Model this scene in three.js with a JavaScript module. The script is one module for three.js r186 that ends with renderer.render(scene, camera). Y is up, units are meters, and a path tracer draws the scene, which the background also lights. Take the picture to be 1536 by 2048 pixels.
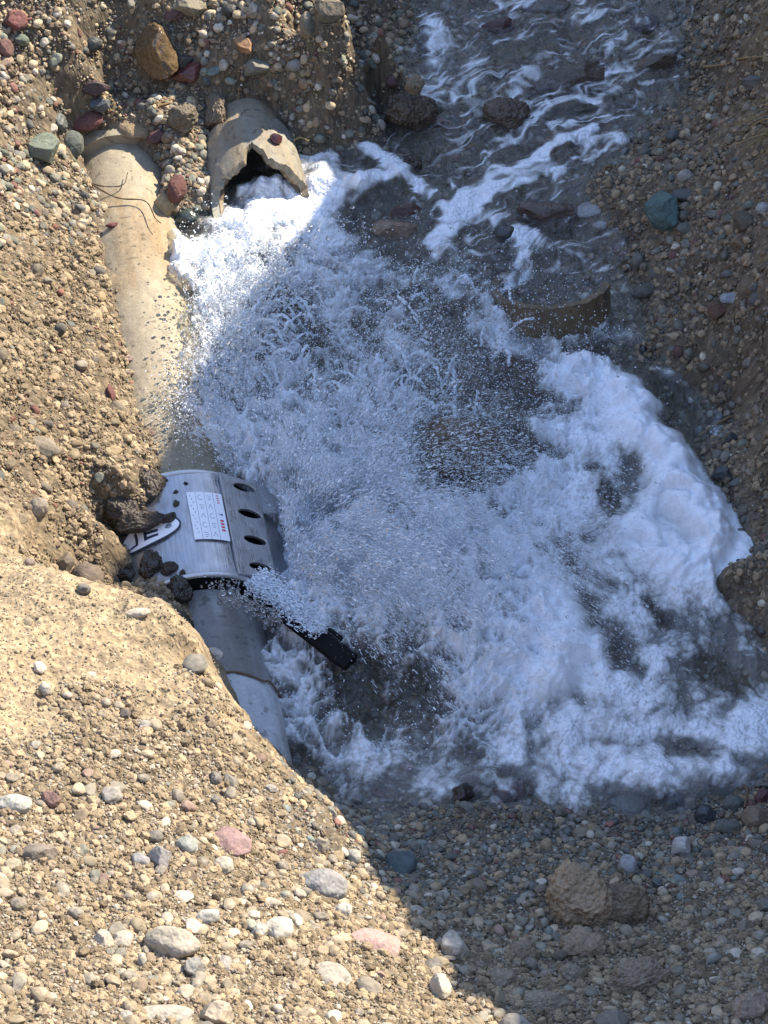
import * as THREE from 'three';
import { mergeVertices, mergeGeometries } from 'three/addons/utils/BufferGeometryUtils.js';

// ---------------------------------------------------------------- camera, sky, sun
const scene = new THREE.Scene();
const camera = new THREE.PerspectiveCamera(26, 768 / 1024, 0.1, 200);
camera.position.set(0, 3.9, 3.27);
camera.rotation.set(-50 * Math.PI / 180, 0, 0);
const SUN = new THREE.Vector3(0.5868, 0.6428, -0.4924);
{ // clear afternoon sky: pale at the horizon, blue overhead, a soft bright haze round the sun
  const w = 256, h = 128, d = new Float32Array(w * h * 4), v = new THREE.Vector3();
  for (let j = 0, k = 0; j < h; j++) for (let i = 0; i < w; i++, k += 4) {
    const el = ((j + 0.5) / h - 0.5) * Math.PI, az = ((i + 0.5) / w - 0.5) * 2 * Math.PI;
    v.set(Math.cos(el) * Math.cos(az), Math.sin(el), Math.cos(el) * Math.sin(az));
    const up = Math.max(0, v.y), t = Math.pow(1 - up, 3), c = Math.max(0, v.dot(SUN)), glow = 0.16 * Math.pow(c, 6) + 0.3 * Math.pow(c, 40);
    d[k] = 0.205 + 0.25 * t + glow; d[k + 1] = 0.315 + 0.215 * t + glow * 0.94; d[k + 2] = 0.575 + 0.075 * t + glow * 0.82; d[k + 3] = 1;
    if (v.y < 0) { d[k] = 0.3; d[k + 1] = 0.26; d[k + 2] = 0.2; }
  }
  const t = new THREE.DataTexture(d, w, h, THREE.RGBAFormat, THREE.FloatType); t.mapping = THREE.EquirectangularReflectionMapping; t.magFilter = THREE.LinearFilter; t.needsUpdate = true;
  scene.background = t; scene.environment = t;
}
const sun = new THREE.DirectionalLight(0xfff1dc, 5.0);
sun.name = 'sun';
sun.position.copy(SUN).multiplyScalar(12);
sun.castShadow = true; sun.shadow.radius = 1;
Object.assign(sun.shadow.camera, { left: -4, right: 4, top: 4, bottom: -4, near: 1, far: 30 });
sun.shadow.mapSize.set(4096, 4096); sun.shadow.bias = -0.0005;
scene.add(sun, sun.target);
const renderer = new THREE.WebGLRenderer({ antialias: true });
renderer.toneMapping = THREE.LinearToneMapping;
renderer.toneMappingExposure = 2.15;
renderer.shadowMap.enabled = true;

// ---------------------------------------------------------------- helpers
let seed = 7;
const rnd = () => { seed = (seed + 0x6D2B79F5) | 0; let t = Math.imul(seed ^ (seed >>> 15), 1 | seed); t = (t + Math.imul(t ^ (t >>> 7), 61 | t)) ^ t; return ((t ^ (t >>> 14)) >>> 0) / 4294967296; };
const rr = (a, b) => a + (b - a) * rnd();
const gauss = () => (rnd() + rnd() + rnd() - 1.5) * 1.155;
const clamp = (x, a = 0, b = 1) => Math.min(b, Math.max(a, x));
const mix = (a, b, t) => a + (b - a) * t;
const sst = (a, b, x) => { const t = clamp((x - a) / (b - a)); return t * t * (3 - 2 * t); };
const hash = (i, j, k) => { let h = (Math.imul(i, 0x27d4eb2d) + Math.imul(j, 0x165667b1) + Math.imul(k, 0x1b873593)) | 0; h ^= h >>> 15; h = Math.imul(h, 0x85ebca6b); h ^= h >>> 13; h = Math.imul(h, 0xc2b2ae35); return ((h ^ (h >>> 16)) >>> 0) / 4294967296; };
function n2(x, y, s = 0) {                                   // smooth value noise, -1 to 1
  const i = Math.floor(x), j = Math.floor(y), a = x - i, b = y - j, u = a * a * (3 - 2 * a), v = b * b * (3 - 2 * b);
  const p = hash(i, j, s), q = hash(i + 1, j, s), r = hash(i, j + 1, s), t = hash(i + 1, j + 1, s);
  return 2 * (p + (q - p) * u + (r - p) * v + (p - q - r + t) * u * v) - 1;
}
function n3(x, y, z, s = 0) {
  const k = Math.floor(z), c = z - k, w = c * c * (3 - 2 * c);
  return mix(n2(x + k * 17.3, y - k * 9.7, s + k), n2(x + (k + 1) * 17.3, y - (k + 1) * 9.7, s + k + 1), w);
}
const f2 = (x, y, o = 4, s = 0) => { let v = 0, a = 0.5; for (let k = 0; k < o; k++) { v += a * n2(x, y, s + k); x = x * 2.03 + 11.7; y = y * 2.03 - 5.3; a *= 0.5; } return v; };
const f3 = (x, y, z, o = 4, s = 0) => { let v = 0, a = 0.5; for (let k = 0; k < o; k++) { v += a * n3(x, y, z, s + k * 31); x = x * 2.03 + 1.7; y = y * 2.03 - 5.3; z *= 2.03; a *= 0.5; } return v; };
function worley(x, y, s = 0) {                               // distances to the two nearest cell points
  const i = Math.floor(x), j = Math.floor(y); let d1 = 9, d2 = 9;
  for (let a = -1; a < 2; a++) for (let b = -1; b < 2; b++) {
    const px = i + a + hash(i + a, j + b, s), py = j + b + hash(i + a, j + b, s + 77), d = Math.hypot(px - x, py - y);
    if (d < d1) { d2 = d1; d1 = d; } else if (d < d2) d2 = d;
  }
  return [d1, d2];
}
const taken = {};
const numbered = (name) => { const n = taken[name] = (taken[name] ?? -1) + 1; return n ? `${name}_${String(n).padStart(3, '0')}` : name; };
function tag(o, label, category, group, kind) { o.userData.label = label; if (category) o.userData.category = category; if (group) o.userData.group = group; if (kind) o.userData.kind = kind; return o; }
function obj(name, geometry, material, parent = scene) {
  const m = new THREE.Mesh(geometry, material);
  m.name = parent === scene ? numbered(name) : name; m.castShadow = m.receiveShadow = true;
  parent.add(m); return m;
}
function thing(name, label, category, group) { const g = new THREE.Group(); g.name = numbered(name); scene.add(g); return tag(g, label, category, group); }
function texture(w, h, fill, srgb = false, wrap = THREE.RepeatWrapping) {   // fill(x, y) gives [r, g, b] from 0 to 1
  const d = new Uint8Array(w * h * 4);
  for (let y = 0, k = 0; y < h; y++) for (let x = 0; x < w; x++, k += 4) { const c = fill(x, y); d[k] = clamp(c[0]) * 255; d[k + 1] = clamp(c[1]) * 255; d[k + 2] = clamp(c[2]) * 255; d[k + 3] = 255; }
  const t = new THREE.DataTexture(d, w, h); t.magFilter = THREE.LinearFilter; t.minFilter = THREE.LinearFilter; t.wrapS = t.wrapT = wrap;
  if (srgb) t.colorSpace = THREE.SRGBColorSpace; t.needsUpdate = true; return t;
}
const rgb = (r, g, b) => new THREE.Color().setRGB(r, g, b);
const mat = (o) => new THREE.MeshStandardMaterial(o);
const phys = (o) => new THREE.MeshPhysicalMaterial(o);

// ---------------------------------------------------------------- ground
const GROUND = [  // surveyed points of the ground: x, z, height
  [-0.72,-1.32,0.13], [-0.62,-1.32,0.09], [-0.7,-1.2,0], [-0.78,-1.2,0.02], [-0.66,-1.12,-0.03], [-0.74,-1.1,0], [-0.6,-1.15,0], [-0.964,-1.295,0.46],
  [-0.79,-1.375,0.4], [-0.608,-1.454,0.34], [-0.417,-1.494,0.31], [-0.273,-1.494,0.31], [-0.152,-1.428,0.36], [-0.101,-1.397,0.32], [-0.166,-1.345,0.28], [0.003,-1.534,0.03],
  [0.128,-1.624,-0.06], [0.108,-1.753,-0.04], [0.096,-1.912,-0.04], [-0.011,-1.485,0.22], [-0.96,-1.158,0.38], [-0.79,-1.251,0.29], [-0.442,-1.396,0.24], [-0.298,-1.404,0.25],
  [-0.953,-1.012,0.31], [-0.841,-1.143,0.2], [-0.712,-1.237,0.155], [-0.612,-1.283,0.15], [-0.485,-1.328,0.13], [-0.379,-1.344,0.15], [-0.244,-1.503,-0.04], [-0.227,-1.476,0.06],
  [-0.173,-1.471,0.03], [-0.122,-1.559,-0.06], [-0.57,-1.183,0.1], [-0.482,-1.234,0.09], [-0.541,-1.1,0.07], [-0.563,-1.013,0.045], [-0.501,-0.986,0], [-0.555,-0.965,-0.05],
  [-0.451,-1.068,0.03], [-0.869,-1.005,0.17], [-0.776,-1.067,0.09], [-0.938,-0.842,0.28], [-0.81,-0.87,0.14], [-0.716,-0.947,0.07], [-0.847,-0.619,0.24], [-0.885,-0.423,0.33],
  [-0.75,-0.62,0.14], [-0.662,-0.692,0.07], [-0.774,-0.367,0.24], [-0.634,-0.485,0.07], [-0.839,-0.101,0.4], [-0.679,-0.258,0.17], [-0.593,-0.32,0.07], [-0.751,-0.063,0.28],
  [-0.813,0.134,0.4], [-0.636,-0.045,0.2], [-0.542,-0.162,0.07], [-0.705,0.096,0.26], [-0.585,0.056,0.18], [-0.518,-0.068,0.08], [-0.79,0.318,0.42], [-0.704,0.285,0.3],
  [-0.616,0.202,0.2], [-0.554,0.086,0.13], [-0.532,0.033,0.11], [-0.665,0.283,0.18], [-0.606,0.126,0.02], [-0.582,0.093,0.06], [-0.711,0.356,0.27], [-0.775,0.45,0.42],
  [-0.76,0.551,0.45], [-0.69,0.546,0.46], [-0.627,0.573,0.47], [-0.563,0.567,0.43], [-0.486,0.564,0.41], [-0.436,0.568,0.4], [-0.406,0.592,0.39], [-0.38,0.639,0.37],
  [-0.356,0.7,0.37], [-0.318,0.784,0.37], [-0.286,0.859,0.36], [-0.256,0.914,0.34], [-0.198,0.964,0.33], [-0.156,0.968,0.3], [-0.124,0.942,0.26], [-0.72,0.797,0.55],
  [-0.543,0.761,0.47], [-0.68,1.068,0.62], [-0.519,0.986,0.53], [-0.395,0.884,0.43], [-0.324,1.001,0.42], [-0.641,1.322,0.7], [-0.486,1.273,0.62], [-0.325,1.212,0.52],
  [-0.199,1.139,0.4], [-0.102,1.044,0.28], [-0.066,0.972,0.2], [-0.028,0.898,0.08], [-0.568,1.741,0.9], [-0.391,1.711,0.84], [-0.207,1.67,0.76], [-0.014,1.609,0.64],
  [0.153,1.538,0.5], [0.283,1.507,0.44], [0.455,1.502,0.43], [0.651,1.517,0.46], [-0.382,1.479,0.68], [-0.176,1.413,0.56], [-0.016,1.294,0.4], [0.121,1.247,0.28],
  [0.213,1.272,0.27], [0.397,1.267,0.26], [0.579,1.272,0.27], [0.7,1.268,0.3], [0.031,1.02,0.13], [0.227,1.025,0.12], [0.423,1.025,0.12], [0.618,1.025,0.12],
  [0.753,0.997,0.13], [-0.122,0.789,0.02], [-0.008,0.849,0.02], [0.084,0.822,0.015], [0.166,0.807,0.02], [0.279,0.818,0.01], [0.391,0.842,0.01], [0.492,0.849,0.02],
  [0.604,0.855,0.02], [0.687,0.825,0.03], [0.772,0.795,0.03], [-0.072,0.675,-0.08], [0.141,0.643,-0.09], [0.353,0.675,-0.08], [0.567,0.668,-0.09], [0.758,0.656,-0.07],
  [0.786,0.439,-0.12], [0.593,0.411,-0.16], [0.316,0.397,-0.18], [0.035,0.458,-0.15], [-0.129,0.506,-0.12], [0.953,-1.242,0.5], [0.919,-1.658,0.12], [0.891,-1.833,0.02],
  [0.849,-1.516,0.01], [0.767,-1.358,0.02], [0.691,-1.236,0.02], [0.612,-1.147,0.02], [0.562,-1.079,0.02], [0.619,-0.964,0.02], [0.608,-0.816,0.02], [0.652,-0.719,0.01],
  [0.669,-0.613,0.01], [0.665,-0.507,0.03], [0.737,-0.432,0.03], [0.815,-0.366,0.03], [0.836,-0.277,0.03], [0.775,-0.197,0.03], [0.757,-0.113,0.02], [0.813,0.002,0.03],
  [0.835,0.12,0.03], [0.746,0.227,0.03], [0.808,0.256,0.04], [0.84,0.331,0.03], [0.954,-1.133,0.4], [0.929,-1.323,0.2], [0.932,-0.91,0.38], [0.839,-1.152,0.16],
  [0.912,-0.685,0.34], [0.787,-0.874,0.17], [0.683,-1.031,0.08], [0.704,-0.84,0.1], [0.892,-0.454,0.3], [0.787,-0.599,0.16], [0.74,-0.533,0.09], [0.886,-0.306,0.22],
  [0.801,-0.422,0.1], [0.878,-0.186,0.18], [0.847,-0.175,0.09], [0.867,-0.011,0.12], [0.824,-0.039,0.07], [0.857,0.138,0.07], [0.808,0.229,0.06], [0.19,-1.921,-0.1],
  [0.482,-1.947,-0.12], [0.766,-1.898,-0.1], [0.325,-1.611,-0.12], [0.606,-1.611,-0.12], [-0.025,-1.459,-0.1], [0.181,-1.36,-0.14], [0.452,-1.337,-0.12], [-0.092,-1.218,-0.14],
  [0.177,-1.13,-0.15], [0.437,-1.012,-0.13], [0.583,-0.868,-0.1], [-0.223,-1.027,-0.18], [0.042,-0.859,-0.2], [0.294,-0.607,-0.18], [0.542,-0.601,-0.12], [0.708,-0.409,-0.06],
  [-0.345,-0.714,-0.2], [-0.085,-0.472,-0.22], [0.161,-0.225,-0.22], [0.465,-0.271,-0.18], [0.674,-0.233,-0.1], [0.507,0.039,-0.18], [0.733,0.015,-0.08], [0.717,0.232,-0.12],
  [-0.154,-0.146,-0.22], [-0.194,0.171,-0.2], [0.153,0.156,-0.22], [-0.461,-0.52,-0.18], [-0.42,-0.191,-0.18], [-0.345,0.129,-0.16], [-0.253,0.425,-0.14], [-0.191,0.636,-0.1],
  [-0.503,-0.846,-0.15], [-0.597,-0.759,-0.1], [-0.611,-0.997,-0.08], [-0.671,-1.146,-0.04], [-0.363,-1.296,-0.12], [-0.504,-0.282,-0.1], [-0.429,0.013,-0.12], [-0.314,0.455,-0.06],
  [-0.254,0.612,-0.06], [-0.385,0.671,0.33], [-0.455,0.296,0.1], [-0.511,0.261,0.1], [-0.565,0.252,0.05], [-1.25,-1.2,0.75], [-1.25,-0.4,0.66], [-1.25,0.4,0.72],
  [-1.2,1.1,0.95], [-1.2,1.8,1.2], [-1.9,-1,1.3], [-1.9,0,1.3], [-1.9,1,1.5], [-2.6,-1.5,1.9], [-2.6,0,1.9], [-2.6,1.5,2],
  [-0.4,2.2,1.35], [0.3,2.1,1.05], [1,2,1], [-1.2,2.6,1.9], [0,2.75,1.85], [1,2.7,1.8], [2,2.6,2.1], [-2.4,3,2],
  [0,3.4,1.95], [2,3.4,2.1], [-1,-1.9,0.75], [-0.4,-1.8,0.55], [-0.1,-1.9,0.4], [0.1,-2,-0.05], [0.2,-2.4,-0.05], [-0.2,-2.4,0.55],
  [-1,-2.7,1], [0.3,-3.4,-0.05], [-0.3,-3.4,0.9], [-1.5,-3.4,1.6], [0.4,-4.8,-0.05], [-0.4,-4.8,1.2], [-2.5,-4,1.9], [0.6,-2.4,-0.12],
  [0.7,-3.4,-0.12], [0.8,-4.8,-0.12], [1,-2.2,0.05], [1.15,-2.4,0.5], [1.1,-3.4,0.3], [1.2,-4.8,0.4], [1.45,-4.8,1.4], [1.7,-3.2,2.365],
  [1.78,-3.2,2.315], [1.28,-3.2,1], [1.7,-2.98,2.342], [1.78,-2.98,2.292], [1.28,-2.98,1], [1.7,-2.76,2.066], [1.78,-2.76,2.016], [1.28,-2.76,1],
  [1.7,-2.54,2.09], [1.78,-2.54,2.04], [1.28,-2.54,1], [1.7,-2.32,2.361], [1.78,-2.32,2.311], [1.28,-2.32,1], [1.7,-2.1,2.509], [1.78,-2.1,2.459],
  [1.28,-2.1,1], [1.7,-1.88,2.566], [1.78,-1.88,2.516], [1.28,-1.88,1], [1.7,-1.66,2.623], [1.78,-1.66,2.573], [1.28,-1.66,1], [1.7,-1.44,2.655],
  [1.78,-1.44,2.605], [1.28,-1.44,1], [1.7,-1.22,2.543], [1.78,-1.22,2.493], [1.28,-1.22,1], [1.7,-1,2.45], [1.78,-1,2.4], [1.28,-1,0.85],
  [1.7,-0.78,2.147], [1.78,-0.78,2.097], [1.28,-0.78,0.85], [1.7,-0.56,2.144], [1.78,-0.56,2.094], [1.28,-0.56,0.85], [1.7,-0.34,2.146], [1.78,-0.34,2.096],
  [1.28,-0.34,0.85], [1.7,-0.12,2.162], [1.78,-0.12,2.112], [1.28,-0.12,0.85], [1.7,0.1,2.15], [1.78,0.1,2.1], [1.28,0.1,0.85], [1.7,0.32,2.14],
  [1.78,0.32,2.09], [1.28,0.32,0.85], [1.7,0.54,2.14], [1.78,0.54,2.09], [1.28,0.54,0.85], [1.7,0.76,2.14], [1.78,0.76,2.09], [1.28,0.76,0.85],
  [1.7,-4,1.9], [1.7,-3.4,1.9], [2.4,-2,2.1], [2.4,-0.5,2], [2.4,0.8,2], [2.9,-1,2], [1.7,1.2,1.9], [1.3,1.3,0.9],
  [1.7,1.8,1.7],
];
const RBF = (() => {                                          // a smooth surface through the surveyed points
  const n = GROUND.length, m = n + 1, A = [], E = 0.02;
  const phi = (r2) => Math.sqrt(r2 + E * E);
  for (let i = 0; i < n; i++) {
    const row = new Float64Array(m + 1);
    for (let j = 0; j < n; j++) row[j] = phi((GROUND[i][0] - GROUND[j][0]) ** 2 + (GROUND[i][1] - GROUND[j][1]) ** 2) - (i === j ? 0.002 : 0);
    row[n] = 1; row[m] = GROUND[i][2]; A.push(row);
  }
  const last = new Float64Array(m + 1); last.fill(1, 0, n); A.push(last);
  for (let c = 0; c < m; c++) {
    let p = c; for (let r = c + 1; r < m; r++) if (Math.abs(A[r][c]) > Math.abs(A[p][c])) p = r;
    [A[c], A[p]] = [A[p], A[c]];
    for (let r = c + 1; r < m; r++) { const k = A[r][c] / A[c][c]; if (k) for (let q = c; q <= m; q++) A[r][q] -= k * A[c][q]; }
  }
  const w = new Float64Array(m);
  for (let r = m - 1; r >= 0; r--) { let s = A[r][m]; for (let q = r + 1; q < m; q++) s -= A[r][q] * w[q]; w[r] = s / A[r][r]; }
  const px = new Float64Array(GROUND.map((g) => g[0])), pz = new Float64Array(GROUND.map((g) => g[1]));
  return (x, z) => { let s = w[n]; for (let i = 0; i < n; i++) { const a = px[i] - x, b = pz[i] - z; s += w[i] * Math.sqrt(a * a + b * b + E * E); } return s; };
})();
const LO = [-2.7, -4.9], HI = [2.9, 3.4];
function groundSmooth(x, z) {
  const cx = clamp(x, LO[0], HI[0]), cz = clamp(z, LO[1], HI[1]), out = Math.hypot(x - cx, z - cz);
  const h = RBF(cx, cz);
  return out > 0 ? mix(h, 2.0 + 0.25 * f2(x * 0.4, z * 0.4, 3, 5), sst(0, 1.5, out)) : h;
}
// the kinds of ground: weights of dusty gravel, sand, left bank soil, washed gravel, right bank soil, near shore gravel
function zones(x, z) {
  const j = 0.10 * n2(x * 7, z * 7, 40) + 0.05 * n2(x * 23, z * 23, 41);
  const near = sst(0.30, 0.42, z + j * 0.6);
  const bank = Math.max(near * sst(0.5, 0.3, x), sst(0.62, 0.8, z + j));
  const washed = sst(-0.30, -0.22, x + 0.4 * j) * sst(1.20, 0.95, z + 0.18 * (x - 0.4) + 1.4 * j);   // gravel rinsed by the stream along the near shore
  const dusty = bank * (1 - washed * sst(0.62, 0.8, z + j) * sst(-0.3, -0.1, x)), shore = sst(0.62, 0.8, z + j) * washed * sst(-0.3, -0.1, x);
  const left = (1 - near) * sst(-0.05, -0.2, x - Math.min(0, z + 0.9) * -0.4);
  const wash = left * sst(-0.62, -0.8, z + j * 1.5);
  const right = sst(0.45, 0.6, x) * (1 - shore) * sst(0.85, 0.65, z + j);
  const sand = dusty * sst(0.98, 0.84, z + 0.50 * (x + 0.5) + j * 1.3) * sst(0.1, -0.1, x);
  return { dusty, shore, left: left - wash, wash, right, sand };
}
const micro = (x, z, zn) => {
  const soft = 1 - 0.75 * zn.sand;
  return soft * (0.020 * f2(x * 9, z * 9, 3, 3) + 0.011 * Math.abs(f2(x * 34, z * 34, 3, 8)) + (zn.left + zn.right + zn.wash * 0.6) * 0.030 * (Math.abs(f2(x * 21, z * 21, 3, 19)) - 0.2))
    + zn.sand * (0.012 * f2(x * 6, z * 10, 3, 14) + 0.004 * n2(x * 60, z * 60, 15)) + 0.0035 * n2(x * 95, z * 95, 4) + 0.002 * n2(x * 180, z * 180, 6);
};
function axis(a, b, step, far, n) {                            // even steps from a to b, then growing steps out to far
  const v = []; for (let x = a; x <= b; x += step) v.push(x);
  const k = Math.pow(far / step, 1 / n); let s = step, lo = a, hi = v[v.length - 1];
  for (let i = 0; i < n; i++) { s = step * Math.pow(k, (i + 1) * 0.82); lo -= s; hi += s; v.unshift(lo); v.push(hi); }
  return new Float64Array(v);
}
function sheet(xs, zs, height, colour, rough = null) {
  const nx = xs.length, nz = zs.length, p = new Float32Array(nx * nz * 3), uv = new Float32Array(nx * nz * 2), c = colour ? new Float32Array(nx * nz * 3) : null, idx = new Uint32Array((nx - 1) * (nz - 1) * 6);
  for (let j = 0, k = 0; j < nz; j++) for (let i = 0; i < nx; i++, k++) {
    const x = xs[i], z = zs[j], y = height(x, z), f = rough && i > 4 && j > 4 && i < nx - 5 && j < nz - 5 && Math.abs(x) < 1.15 && z > -2.0 && z < 1.75 ? sst(0.55, 1.3, Math.hypot(rough[k + 4] - rough[k - 4], rough[k + 4 * nx] - rough[k - 4 * nx]) / 0.045) : 0;
    p[3 * k] = x + (f ? f * (0.010 * n3(x * 22, y * 22, z * 22, 700) + 0.0025 * n3(x * 60, y * 60, z * 60, 701)) : 0); p[3 * k + 1] = y; p[3 * k + 2] = z + (f ? f * (0.010 * n3(x * 22, y * 22, z * 22, 705) + 0.0025 * n3(x * 60, y * 60, z * 60, 706)) : 0);
    uv[2 * k] = x; uv[2 * k + 1] = -z;
    if (c) { const q = colour(x, y, z); c[3 * k] = q[0]; c[3 * k + 1] = q[1]; c[3 * k + 2] = q[2]; }
  }
  for (let j = 0, k = 0; j < nz - 1; j++) for (let i = 0; i < nx - 1; i++) { const a = j * nx + i; idx.set([a, a + nx, a + 1, a + 1, a + nx, a + nx + 1], k); k += 6; }
  const g = new THREE.BufferGeometry();
  g.setAttribute('position', new THREE.BufferAttribute(p, 3)); g.setAttribute('uv', new THREE.BufferAttribute(uv, 2));
  if (c) g.setAttribute('color', new THREE.BufferAttribute(c, 3));
  g.setIndex(new THREE.BufferAttribute(idx, 1)); g.computeVertexNormals(); return g;
}
// tiling noise for grain: the lattice wraps every n cells
const tile = (x, y, n, s) => { const X = x * n, Y = y * n, i = Math.floor(X), j = Math.floor(Y), a = X - i, b = Y - j, u = a * a * (3 - 2 * a), v = b * b * (3 - 2 * b), w = (k) => ((k % n) + n) % n;
  const p = hash(w(i), w(j), s), q = hash(w(i + 1), w(j), s), r = hash(w(i), w(j + 1), s), t = hash(w(i + 1), w(j + 1), s); return p + (q - p) * u + (r - p) * v + (p - q - r + t) * u * v; };
const grainT = texture(512, 512, (x, y) => {
  const a = x / 512, b = y / 512, fine = tile(a, b, 110, 1), mid = tile(a, b, 60, 2), big = tile(a, b, 24, 3), w = tile(a, b, 12, 9);
  const v = 0.62 + 0.24 * (fine - 0.5) + 0.30 * (mid - 0.5) + 0.22 * (big - 0.5) + (mid > 0.8 ? 0.16 : 0) - (fine < 0.12 ? 0.2 : 0);
  return [v * (1.02 + 0.06 * (w - 0.5)), v, v * (0.97 - 0.10 * (big - 0.5))];
});
const grainB = texture(512, 512, (x, y) => { const a = x / 512, b = y / 512, v = 0.3 * tile(a, b, 110, 1) + 0.35 * tile(a, b, 60, 2) + 0.35 * tile(a, b, 30, 3); return [v, v, v]; });
grainT.repeat.set(2.7, 2.7); grainB.repeat.set(2.7, 2.7);
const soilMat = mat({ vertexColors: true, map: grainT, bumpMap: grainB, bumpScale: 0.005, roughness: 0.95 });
const SOIL = { dusty: [0.23, 0.185, 0.125], sand: [0.44, 0.35, 0.225], left: [0.21, 0.165, 0.108], wash: [0.21, 0.168, 0.112], right: [0.21, 0.162, 0.105], shore: [0.21, 0.17, 0.118], bed: [0.22, 0.18, 0.13], plain: [0.24, 0.19, 0.125] };  // bank soils toned darker than their crumbs, putting shade into the gaps
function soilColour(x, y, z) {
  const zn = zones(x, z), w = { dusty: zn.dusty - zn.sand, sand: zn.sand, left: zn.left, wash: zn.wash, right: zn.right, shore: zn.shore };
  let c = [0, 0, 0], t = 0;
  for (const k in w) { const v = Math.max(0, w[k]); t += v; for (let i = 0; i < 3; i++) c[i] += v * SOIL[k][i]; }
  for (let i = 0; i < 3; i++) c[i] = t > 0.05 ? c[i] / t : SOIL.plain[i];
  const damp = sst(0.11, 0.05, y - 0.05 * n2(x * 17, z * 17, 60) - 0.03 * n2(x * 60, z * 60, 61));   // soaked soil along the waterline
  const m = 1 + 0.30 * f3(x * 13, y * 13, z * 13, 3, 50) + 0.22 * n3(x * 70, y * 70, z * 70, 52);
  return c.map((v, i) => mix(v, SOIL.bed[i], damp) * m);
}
const gx = axis(-1.02, 1.2, 0.0054, 30, 34), gz = axis(-2.02, 1.78, 0.0058, 30, 34);
const hGrid = new Float32Array(gx.length * gz.length);
{ let k = 0; for (const z of gz) for (const x of gx) { hGrid[k++] = groundSmooth(x, z) + micro(x, z, zones(x, z)); } }
let hk = 0;
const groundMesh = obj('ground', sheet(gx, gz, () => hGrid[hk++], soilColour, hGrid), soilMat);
tag(groundMesh, 'excavated trench ground of sand, soil and gravel', null, null, 'structure');
const seek = (v, x) => { let a = 0, b = v.length - 2; while (a < b) { const m = (a + b + 1) >> 1; if (v[m] <= x) a = m; else b = m - 1; } return a; };
function H(x, z) {                                             // height of the built ground
  const i = seek(gx, x), j = seek(gz, z), a = clamp((x - gx[i]) / (gx[i + 1] - gx[i])), b = clamp((z - gz[j]) / (gz[j + 1] - gz[j])), n = gx.length, k = j * n + i;
  return mix(mix(hGrid[k], hGrid[k + 1], a), mix(hGrid[k + n], hGrid[k + n + 1], a), b);
}

// ---------------------------------------------------------------- pipes
function shell(r, thick, t0, t1, s0, s1, nt, ns, closed = false) {   // a thick curved wall round the z axis, t in radians from the right over the top
  const P = [], UV = [], I = [];
  const S0 = typeof s0 === 'function' ? s0 : () => s0, S1 = typeof s1 === 'function' ? s1 : () => s1, R = typeof r === 'function' ? r : () => r;
  const ring = (inner) => { const base = P.length / 3;
    for (let i = 0; i <= nt; i++) for (let j = 0; j <= ns; j++) { const t = mix(t0, t1, i / nt), s = mix(S0(t), S1(t), j / ns), q = R(t, s) - (inner ? thick : 0); P.push(q * Math.cos(t), q * Math.sin(t), s); UV.push(t * 0.13, s); }
    for (let i = 0; i < nt; i++) for (let j = 0; j < ns; j++) { const a = base + i * (ns + 1) + j, b = a + ns + 1; inner ? I.push(a, a + 1, b, b, a + 1, b + 1) : I.push(a, b, a + 1, b, b + 1, a + 1); } return base; };
  const o = ring(false), n = ring(true), at = (b, i, j) => b + i * (ns + 1) + j;
  const edge = (list) => { const b = P.length / 3; for (const [i, j] of list) for (const q of [o, n]) { const k = at(q, i, j); P.push(P[3 * k], P[3 * k + 1], P[3 * k + 2]); UV.push(UV[2 * k] + (q === n ? 0.02 : 0), UV[2 * k + 1] + (q === n ? 0.02 : 0)); } for (let i = 0; i < list.length - 1; i++) { const k = b + 2 * i; I.push(k, k + 1, k + 2, k + 2, k + 1, k + 3); } };
  edge(Array.from({ length: nt + 1 }, (_, i) => [i, ns])); edge(Array.from({ length: nt + 1 }, (_, i) => [nt - i, 0]));
  if (!closed) { edge(Array.from({ length: ns + 1 }, (_, j) => [0, j])); edge(Array.from({ length: ns + 1 }, (_, j) => [nt, ns - j])); }
  const g = new THREE.BufferGeometry(); g.setAttribute('position', new THREE.Float32BufferAttribute(P, 3)); g.setAttribute('uv', new THREE.Float32BufferAttribute(UV, 2)); g.setIndex(I); g.computeVertexNormals(); return g;
}
const TAU = Math.PI * 2, D = Math.PI / 180;
const frame = (o, p, dir) => { const a = dir.clone().normalize(), r = new THREE.Vector3(0, 1, 0).cross(a).normalize(), u = a.clone().cross(r); o.quaternion.setFromRotationMatrix(new THREE.Matrix4().makeBasis(r, u, a)); o.position.copy(p); };
const pipeT = (base, stain, amount, s) => texture(512, 1024, (x, y) => {      // cement with ochre stains that run round the pipe
  const a = x / 512 * 0.82, b = y / 1024 * 1.0, st = sst(0.42, 0.75, 0.5 + 0.55 * f2(a * 5, b * 3, 4, s) + 0.35 * f2(a * 30, b * 4, 3, s + 9)) * amount;
  const g = 1 + 0.22 * f2(a * 60, b * 60, 3, s + 20) + 0.10 * n2(a * 260, b * 260, s + 30) + 0.16 * f2(a * 60, b * 5, 3, s + 33) + 0.14 * f2(a * 6, b * 6, 3, s + 36), pit = n2(a * 90, b * 90, s + 50) > 0.72 ? 0.6 : 1;
  return base.map((v, i) => Math.pow(clamp(mix(v, stain[i], st) * g * pit), 1 / 2.2));
}, true);
const pipeB = texture(512, 512, (x, y) => { const v = 0.5 + 0.3 * f2(x / 16, y / 16, 4, 90) - (n2(x / 6, y / 6, 92) > 0.7 ? 0.25 : 0); return [v, v, v]; });
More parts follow.
